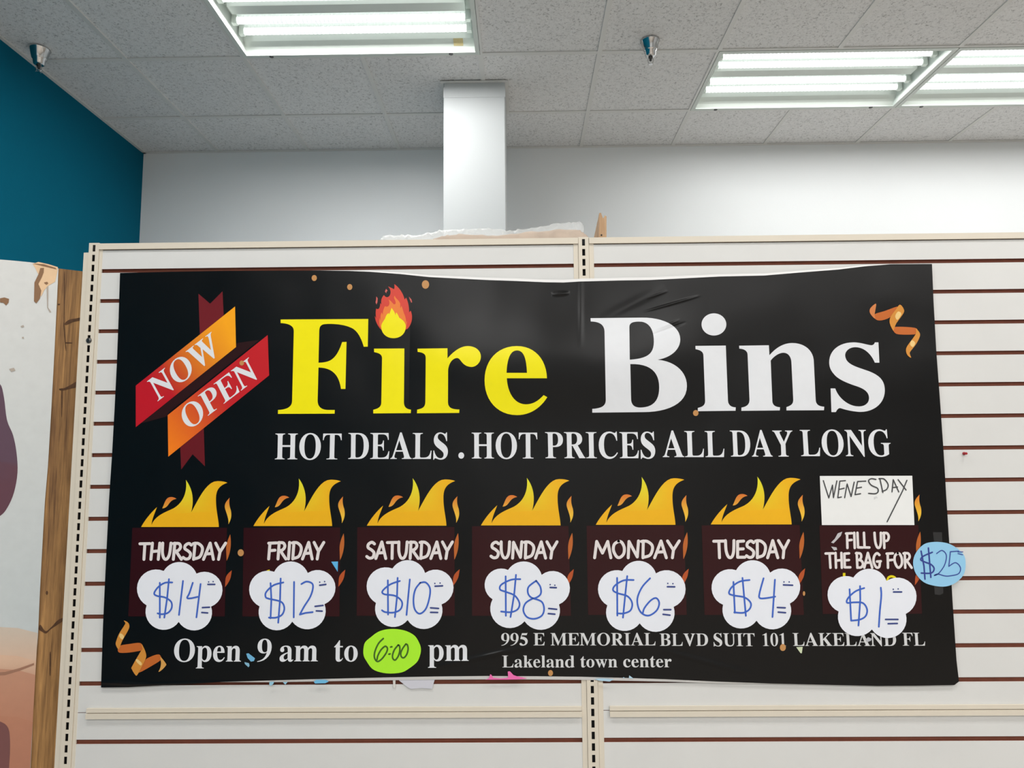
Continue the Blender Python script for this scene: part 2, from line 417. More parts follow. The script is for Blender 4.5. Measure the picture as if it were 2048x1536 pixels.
# ------------------------------------------------------------------ ceiling lights
def make_light(loc):
    root = empty('ceiling_light', loc); ox, oy, oz = loc
    Lh, Wh = T-.003, T/2-.003
    def B(a, b): return ((ox+a[0], oy+a[1], oz+a[2]), (ox+b[0], oy+b[1], oz+b[2]))
    mb = MB(); fl = .022
    for a, b in (((-Lh, -Wh, -.004), (Lh, -Wh+fl, .002)), ((-Lh, Wh-fl, -.004), (Lh, Wh, .002)), ((-Lh, -Wh+fl, -.004), (-Lh+fl, Wh-fl, .002)), ((Lh-fl, -Wh+fl, -.004), (Lh, Wh-fl, .002))):
        mb.box(*B(a, b))
    mb.build('door_frame', M_FIX, root)
    mb = MB(); O = Vector(loc); a, zt = Wh-fl, .085
    def V(x, y, z): return O+Vector((x, y, z))
    L2 = Lh-fl
    prof = [(-a, .002), (-a+.012, .02), (-.235, .045), (-.22, zt), (.22, zt), (.235, .045), (a-.012, .02), (a, .002)]
    for (y0, z0), (y1, z1) in zip(prof[:-1], prof[1:]):
        mb.quad(V(-L2, y0, z0), V(L2, y0, z0), V(L2, y1, z1), V(-L2, y1, z1))
    mb.add([V(-L2, y, z) for y, z in prof], [tuple(range(8))]); mb.add([V(L2, y, z) for y, z in prof], [tuple(range(8))[::-1]])
    mb.box(*B((-Lh+.004, -Wh+.004, zt+.002), (Lh-.004, Wh-.004, zt+.02)))   # back of the housing, above the ceiling
    for sx in (-1, 1): mb.box(*B((sx*(Lh-.006)-.002, -Wh+.004, .002), (sx*(Lh-.006)+.002, Wh-.004, zt+.02)))
    for sy in (-1, 1): mb.box(*B((-Lh+.004, sy*(Wh-.006)-.002, .002), (Lh-.004, sy*(Wh-.006)+.002, zt+.02)))
    mb.build('housing', M_FIX, root)
    mb = MB(); p2 = [(-.045, zt), (-.03, .05), (.03, .05), (.045, zt)]
    mb.add([V(-L2+.03, y, z) for y, z in p2]+[V(L2-.03, y, z) for y, z in p2], [(0, 1, 5, 4), (1, 2, 6, 5), (2, 3, 7, 6), (0, 3, 2, 1), (4, 5, 6, 7)])
    mb.build('ballast_cover', M_FIX, root)
    for y in (-.168, -.082, .082, .168):
        mb = MB().lathe(V(0, y, .054), [(.0165, -L2+.035), (.0165, L2-.035)], 14, axis='x'); tb = mb.build('lamp_tube', M_TUBE, root, smooth=True)
        for s in (-1, 1): MB().box(*B((s*(L2-.022)-.012, y-.012, .035), (s*(L2-.022)+.012, y+.012, zt))).build('lamp_holder', M_FIX, tb)
    for x in (-.46, .46):
        MB().lathe(V(x, Wh-fl/2, -.004), [(.011, 0), (.011, -.002), (.007, -.004)], 14).build('latch', M_STEEL, root)
    ld = bpy.data.lights.new('lamp_light', 'AREA'); ld.shape = 'RECTANGLE'; ld.size = 1.1; ld.size_y = .46; ld.energy = LAMP_W; ld.color = (1.0, 0.985, 0.97)
    lo = bpy.data.objects.new('lamp_light', ld); COL.objects.link(lo); lo.parent = root; lo.location = (0, 0, .03)
    return root
def copy_tree(o, parent=None):
    c = o.copy(); COL.objects.link(c)
    if parent is not None: c.parent = parent; c.matrix_parent_inverse = o.matrix_parent_inverse
    for ch in [k for k in bpy.data.objects if k.parent == o]: copy_tree(ch, c)
    return c
FL = ['white troffer light over the left half, with a yellowed label on its reflector',
      'white troffer light right of the near sprinkler, left one of the joined pair',
      'white troffer light cut off by the right edge of the photo']
proto = None; lights = []
for k, (ci, ri) in enumerate(fixtures):
    loc = Vector((GX0+(ci+1)*T, GY1+(ri+.5)*T, CEIL))
    if proto is None: proto = make_light(loc); o = proto
    else:
        o = copy_tree(proto); o.location = loc
    lights.append(o)
    for ch in o.children:                                     # lamps set unequal: dimmer near the back wall so it doesn't wash out
        if ch.type == 'LIGHT': ch.data = ch.data.copy(); ch.data.energy = LAMP_W*(0.8 if k == 0 else 0.31 if k < 4 else 0.78 if k < 7 else 1.24)
    tag(o, FL[k] if k < 3 else 'white troffer light in the ceiling behind the camera or beyond the right edge', 'ceiling light', 'fluorescent troffers in the ceiling')
sp_ = Vector(lights[0].location)
d = ray(917, 86); pt = CAM + d*((CEIL+.022-CAMZ)/d.z)
# label sticks to the far reflector of the first light
yy = sp_.y+.258
pt = onY(917, 86, yy)
mb = MB().add([(pt.x-.024, yy-.028, CEIL+.0455-.004), (pt.x+.024, yy-.028, CEIL+.0455-.004), (pt.x+.024, yy+.006, CEIL+.0225-.0005), (pt.x-.024, yy+.006, CEIL+.0225-.0005)], [(0, 1, 2, 3)])
ORG[lights[0].name] = Vector(lights[0].location); mb.build('label', M_STICK, lights[0])

# ------------------------------------------------------------------ sprinklers
def make_sprinkler(loc):
    root = empty('fire_sprinkler', loc); O = Vector(loc)
    MB().lathe(O, [(.044, 0), (.048, -.003), (.045, -.006), (.034, -.050), (.032, -.054), (.028, -.058), (.025, -.080), (.019, -.084)], 40).build('escutcheon', M_CHROME, root, smooth=True)
    MB().lathe(O, [(.011, -.08), (.011, -.09), (.007, -.093), (.006, -.104), (.004, -.106)], 20).build('body', M_STEEL, root)
    for s in (-1, 1):
        mb = MB()
        pts = [(s*.009, -.088), (s*.013, -.098), (s*.012, -.112), (s*.003, -.121)]
        for (x0, z0), (x1, z1) in zip(pts[:-1], pts[1:]):
            r = .0022
            mb.add([O+Vector((x0-r, -r, z0)), O+Vector((x0+r, -r, z0)), O+Vector((x0+r, r, z0)), O+Vector((x0-r, r, z0)), O+Vector((x1-r, -r, z1)), O+Vector((x1+r, -r, z1)), O+Vector((x1+r, r, z1)), O+Vector((x1-r, r, z1))],
                   [(0, 1, 2, 3), (4, 7, 6, 5), (0, 4, 5, 1), (1, 5, 6, 2), (2, 6, 7, 3), (3, 7, 4, 0)])
        mb.build('frame_arm', M_CHROME, root)
    mb = MB(); n = 24; v = []
    for z in (-.121, -.123):
        for k in range(n):
            r = .013 if k % 2 else .009; v.append(O+Vector((r*math.cos(2*math.pi*k/n), r*math.sin(2*math.pi*k/n), z)))
    mb.add(v, [tuple(range(n)), tuple(range(n, 2*n))[::-1]]+[(k, n+k, n+(k+1) % n, (k+1) % n) for k in range(n)])
    mb.build('deflector', M_CHROME, root)
    return root
sa = onZ(1300, 82, CEIL+.001)
s1 = make_sprinkler(sa)
tag(s1, 'chrome ceiling sprinkler right of the white column, near the light pair', 'sprinkler', 'chrome sprinklers on the ceiling')
s2 = copy_tree(s1); s2.location = onZ(80, 98, CEIL+.001)
tag(s2, 'chrome ceiling sprinkler beside the teal wall, at the upper left', 'sprinkler', 'chrome sprinklers on the ceiling')

# ------------------------------------------------------------------ slatwall gondola
gon = empty('slatwall_gondola', (XPM, YP+.13, 0))
tag(gon, 'cream and white slatwall gondola unit carrying the black banner', 'shelving unit')
UW, FW, SW = .0128, .0122, .0037
ZTOP = ZS+.0715; SEAM = ZS-13*S-.0653
def upright(xc, lf, rf, lowtop=0.0):
    mb = MB(); z0 = .02; y0 = YP-.003
    for a, b in ((-UW, -SW), (SW, UW)): mb.box((xc+a, y0, z0), (xc+b, y0+.002, ZTOP))
    zc = ZS+.0715-.011-.0254*0.0
    zz = ZTOP; k = 0
    while zz > z0+.03:
        c = ZTOP-.0135-k*.0254
        top = c+.0085; bot = c-.0085
        if bot < z0: break
        mb.box((xc-SW, y0, top), (xc+SW, y0+.002, zz)); zz = bot; k += 1
    mb.box((xc-SW, y0, z0), (xc+SW, y0+.002, zz))
    mb.box((xc-UW, y0+.002, z0), (xc-UW+.0015, y0+.05, ZTOP)); mb.box((xc+UW-.0015, y0+.002, z0), (xc+UW, y0+.05, ZTOP))
    mb.box((xc-UW+.0016, y0+.012, z0), (xc+UW-.0016, y0+.016, ZTOP-.001), 1)
    if lf: mb.box((xc-UW-lf, y0+.002, z0), (xc-UW-.0006, y0+.006, ZTOP-lowtop-.0165 if lowtop == 0 else ZTOP-lowtop))
    if rf: mb.box((xc+UW+.0006, y0+.002, z0), (xc+UW+rf, y0+.006, ZTOP-.0165))
    return mb.build('upright', [M_BEIGE, M_BLACK], gon)
u1 = upright(XPL, .0135, .008, .024); u2 = upright(XPM, FW, FW); u3 = upright(XPM+BAY, FW, FW)
scr = onY(178, 681, YP-.003)
MB().lathe((scr.x, YP-.0031, scr.z), [(.007, 0), (.0065, -.002), (.003, -.0035)], 16, axis='y').build('screw', M_STEEL, u1)
def slat_panel(x0, x1, zt, zb, grooves, mid_extra=0):
    mb = MB(); g = .0048; yf = YP
    edges = [zt]
    for z in grooves:
        if zb < z < zt: edges += [z+g, z-g]
    edges.append(zb)
    for k in range(0, len(edges), 2):
        a, b = edges[k+1], edges[k]
        mb.quad((x0, yf, a), (x1, yf, a), (x1, yf, b), (x0, yf, b))
        mb.quad((x0, yf, a), (x0, yf+.0065, a), (x1, yf+.0065, a), (x1, yf, a), 1)
        mb.quad((x0, yf, b), (x1, yf, b), (x1, yf+.0065, b), (x0, yf+.0065, b), 1)
    mb.box((x0, yf+.0064, zb), (x1, yf+.016, zt), 1)
    return mb.build('slat_panel', [M_SLAT, M_BROWN], gon)
gu = [ZS-k*S for k in range(14)]; gl = [ZS-13*S-.1306-k*S for k in range(12)]
bays = ((XPL+UW+.008, XPM-UW-FW), (XPM+UW+FW, XPM+BAY-UW-FW))
for bi, (x0, x1) in enumerate(bays):
    slat_panel(x0-.006, x1+.006, ZS+.0525, SEAM+.0006, gu)
    slat_panel(x0-.006, x1+.006, SEAM-.0006, .16, gl)
    xa, xb = (XPL+UW+.0008, XPM-UW-.0008) if bi == 0 else (XPM+UW+.0008, XPM+BAY-UW-.0008)
    mb = MB().box((xa, YP-.0045, ZS+.0545), (xb, YP+.02, ZS+.0695)); mb.build('top_rail', M_BEIGE, gon)
    ja = onY(175, 1420, YP).x if bi == 0 else onY(1219, 1420, YP).x
    jb = x1-.0005
    mb = MB().box((ja, YP-.005, SEAM+.001), (jb, YP-.0005, SEAM+.0105)); mb.build('joint_rail', M_BEIGE, gon)
    mb = MB().box((ja, YP-.007, SEAM-.0125), (jb, YP-.0005, SEAM-.0008)); mb.build('joint_rail', M_BEIGE, gon)
    MB().box((xa, YP-.01, .02), (xb, YP+.02, .158)).build('kick_plate', M_BEIGE, gon)
    MB().box((xa, YP+.021, ZS+.045), (xb, YP+.25, ZS+.066)).build('top_deck', M_BEIGE, gon)
    MB().box((xa, YP+.2505, .02), (xb, YP+.262, ZS+.066)).build('back_panel', M_SLAT, gon)
MB().box((XPL-UW, YP-.003, 0), (XPM+BAY+UW, YP+.262, .019)).build('base', M_BEIGE, gon)

# red pushpin
pp = onY(1927.5, 907, YP)
pin = MB().lathe((pp.x, YP-.0002, pp.z), [(.0035, 0), (.0038, -.002), (.0018, -.003), (.0018, -.007), (.003, -.008), (.003, -.0095)], 14, axis='y')
tag(pin.build('pushpin', M_RED, origin=(pp.x, YP, pp.z)), 'tiny red pushpin stuck in a slat right of the banner', 'pushpin')

# ------------------------------------------------------------------ items on top of the gondola
ZD = ZS+.066
def px_ridge(pts, y, depth, name, mat, parent=None, base=None, jag=0.0, sub=6):
    P = smooth(pts, sub); mb = MB(); n = len(P); rows = []
    K = 9
    for i, p in enumerate(P):
        top = onY(p[0], p[1], y)
        h = max(top.z-ZD, .001); r = []
        for k in range(K):
            t = math.pi*k/(K-1)
            jj = 1+jag*random.uniform(-1, 1)
            r.append(Vector((top.x+jag*.01*random.uniform(-1, 1), y-depth*math.cos(t)*.5*jj, ZD+.0003+h*math.sin(t)**0.8*(jj if k != K//2 else 1))))
        rows.append(r)
    V = [v for r in rows for v in r]; fs = []
    for i in range(n-1):
        for k in range(K-1):
            a = i*K+k; fs.append((a, a+1, a+K+1, a+K))
    fs.append(tuple(range(K))); fs.append(tuple(range((n-1)*K, n*K))[::-1])
    mb.add(V, fs)
    return mb.build(name, mat, parent, smooth=True)
bundle = px_ridge([(868, 478), (895, 472), (925, 469), (985, 472), (1040, 467), (1110, 461), (1150, 460), (1166, 466), (1176, 476)], YP+.085, .06, 'paper_bundle', M_KRAFT, jag=.05)
tag(bundle, 'crumpled brown paper bundle lying on top of the gondola under clear plastic', 'paper bundle')
bag = px_ridge([(764, 480), (768, 474), (800, 471), (830, 471), (862, 466), (890, 460), (935, 459), (970, 457), (1013, 462), (1045, 459), (1080, 454), (1120, 447), (1150, 445), (1161, 444), (1166, 452)], YP+.16, .06, 'plastic_bag', M_FILM, jag=.06)
tag(bag, 'crinkled clear white plastic sheet heaped along the top of the left bay', 'plastic sheet')
# grooved timber offcut
wy0, wy1 = YP+.052, YP+.2
A = [onY(1183+16, 476, wy0), onY(1213, 476, wy0)]
prof = [(1198.5, 478), (1198.5, 426), (1202, 425.6), (1205.5, 436), (1207, 436), (1210, 430.5), (1213, 433), (1213, 478)]
fr = [onY(x, y, wy0) for x, y in prof]
for v in fr: v.z = max(v.z, ZD+.0003)
bk = [Vector((v.x, wy1, ZD+.0003+(v.z-ZD-.0003)*.72)) for v in fr]
mb = MB(); n = len(fr)
mb.add(fr+bk, [tuple(range(n)), tuple(range(n, 2*n))[::-1]]+[(i, n+i, n+(i+1) % n, (i+1) % n) for i in range(n)])
off = tag(mb.build('timber_offcut', M_PINE), 'pale timber offcut with a V groove standing on the gondola above the middle post', 'timber offcut')
hole = onY(1203, 472.5, wy0-.0003)
MB().lathe((hole.x, wy0-.0002, hole.z+.003), [(.0022, 0), (.0022, -.0006)], 10, axis='y').build('nail_hole', M_BLACK, off)

# ------------------------------------------------------------------ timber post and poster at the left
PA = Vector((onY(117, 540, 1.668).x, 1.668, 0)); PD = Vector((.85, .527, 0)).normalized()
PN = Vector((PD.y, -PD.x, 0))                    # faces the camera side
def onPost(px, py, o):
    base = PA+PN*o; d = ray(px, py)
    t = (base-CAM).dot(PN)/d.dot(PN); return CAM+d*t
post_o = empty('timber_post', PA+PD*.03); tag(post_o, 'rough brown timber post with knots between the torn poster and the slatwall', 'timber post')
zt_l, zt_r = onPost(117, 537, -.004).z, onPost(168, 543, -.004).z
mb = MB(); a = PA-PN*.004-PD*.075; wid = .075+.064; dep = .085; R = .012
prof = []
for k in range(7):
    t = math.pi/2*k/6; prof.append((R-R*math.sin(math.pi/2-t) if False else R-R*math.cos(t), R-R*math.sin(t)))
prof = [(0.0, R)]+[(R-R*math.cos(t), R-R*math.sin(t)) for t in [math.pi/12*k for k in range(1, 7)]]
prof += [(wid-p[0], p[1]) for p in reversed(prof)]
prof += [(wid, dep), (0, dep)]
n = len(prof)
ring = lambda z: [a+PD*u-PN*v+Vector((0, 0, z(u))) for u, v in prof]
mb.add(ring(lambda u: 0)+ring(lambda u: zt_l+(zt_r-zt_l)*(u-.075)/.055), [(i, (i+1) % n, n+(i+1) % n, n+i) for i in range(n)]+[tuple(range(n, 2*n))])
c1 = crop(0, 480, 300/1024); c2 = crop(0, 1000, 300/860)
K1 = [[(440, 572), (470, 545), (520, 535), (552, 530), (552, 548), (500, 560), (455, 580)], [(405, 1015), (440, 1010), (480, 990), (528, 965), (528, 1002), (480, 1015), (430, 1028), (408, 1026)],
      [(418, 1030), (428, 1030), (424, 1190), (418, 1190)], [(433, 580), (440, 580), (452, 740), (446, 740)], [(445, 698), (490, 700), (490, 706), (450, 706)], [(395, 436), (410, 436), (405, 446), (396, 444)], [(436, 250), (442, 250), (440, 560), (436, 560)]]
K2 = [[(222, 740), (232, 715), (262, 752), (300, 722), (330, 690), (362, 676), (358, 695), (330, 715), (290, 742), (265, 765), (240, 755)], [(285, 880), (292, 885), (290, 1000), (284, 990)], [(268, 520), (276, 530), (270, 545), (262, 535)]]
for lp in K1: mb.flat([[c1(*p) for p in smooth(lp, 4, True)]], -.0036, mat=1, fn=onPost)
for lp in K2: mb.flat([[c2(*p) for p in smooth(lp, 4, True)]], -.0036, mat=1, fn=onPost)
mb.build('timber', [M_WOOD, M_KNOT], post_o)
poster = empty('poster_board', PA-PD*.2); tag(poster, 'dirty grey poster on a board with a torn top corner at the left edge', 'poster')
top = [(-420, 500), (-200, 508), (0, 519), (30, 521.5), (60, 524.5), (88, 528.5), (105, 532), (117, 537)]
right = [(114, 600), (108, 720), (102, 830), (96, 930), (90, 1000), (87, 1050), (80, 1180), (76, 1270), (70, 1340), (64, 1480), (61, 1536), (52, 1700), (40, 1900)]
outline = top+right+[(-500, 1900)]
def pcol(x, y):
    t = max(0, min(1, (y-520)/750)); a_, b_ = lin((212, 212, 209)), lin((186, 193, 194))
    return tuple(a_[i]*(1-t)+b_[i]*t for i in range(3))
mb = MB()
# split in bands so the printed tint can fade down the sheet
mb.flat([outline], .0015, pcol, thick=.005, fn=onPost)
plum = [(-60, 800), (-20, 770), (0, 768), (8, 795), (14, 840), (26, 870), (33, 905), (35, 945), (28, 985), (15, 1015), (0, 1032), (-30, 1045), (-60, 1020)]
mb.flat([smooth(plum, 4, True)], .0018, lambda x, y: lin((84, 56, 74)) if y < 930 else lin((88, 48, 62)), fn=onPost)
e2 = lambda y: 117-(y-537)*.0558-1.0
def skin(y0, y1, c0, c1_, o, l=-300, wob=0):
    mb.flat([[(l, y0-6), (0, y0), (35, y0+2+wob), (e2(y0+10), y0+12), (e2(y1+24), y1+24), (l, y1+24)]], o, lambda x, y: lin(c0) if y < (y0+y1)/2 else lin(c1_), fn=onPost)
skin(1254, 1318, (196, 180, 164), (208, 172, 146), .0018)
skin(1310, 1350, (208, 172, 146), (176, 130, 104), .0020)
skin(1338, 1440, (184, 134, 108), (176, 120, 94), .0022)
skin(1432, 1900, (176, 120, 94), (150, 90, 74), .0024)
mb.flat([smooth([(-60, 1430), (-10, 1440), (14, 1452), (20, 1480), (18, 1536), (10, 1600), (-60, 1600)], 4, True)], .0027, lambda x, y: lin((112, 68, 66)), fn=onPost)
mb.flat([[(-30, 1346), (10, 1344), (40, 1336), (68, 1326), (68, 1330), (40, 1341), (10, 1350), (-30, 1352)]], .0027, lin((150, 108, 86)), fn=onPost)
mb.build('printed_sheet', M_POSTER, poster)
mb = MB()
mb.flat([[c1(*p) for p in [(222, 163), (262, 150), (330, 165), (395, 185), (392, 215), (376, 285), (330, 312), (300, 345), (280, 388), (258, 300), (262, 235), (240, 190)]]], .0022, lin((226, 190, 150)), fn=onPost)
mb.build('torn_corner', M_POSTER, poster)
for lp in ([(235, 290), (262, 235), (275, 192), (300, 190), (298, 222), (285, 255), (262, 300), (282, 345), (272, 400), (248, 432), (232, 418)], [(0, 398), (30, 392), (62, 402), (58, 428), (42, 446), (22, 428), (0, 426)], [(220, 160), (300, 165), (380, 190), (385, 200), (300, 180)], [(300, 290), (322, 285), (330, 296), (318, 306), (305, 298)]):
    MB().flat([[c1(*p) for p in lp]], .0026, lin((134, 96, 62)), fn=onPost).build('brown_tear', M_POSTER, poster)
for lp in ([(140, 588), (160, 580), (165, 592), (148, 598)], [(62, 880), (95, 872), (105, 890), (78, 900)], [(150, 662), (162, 660), (164, 672), (150, 672)], [(318, 320), (330, 316), (328, 460), (350, 490), (340, 494), (322, 462)]):
    MB().flat([[c1(*p) for p in lp]], .0026, lin((172, 160, 148)), fn=onPost).build('scuff', M_POSTER, poster)

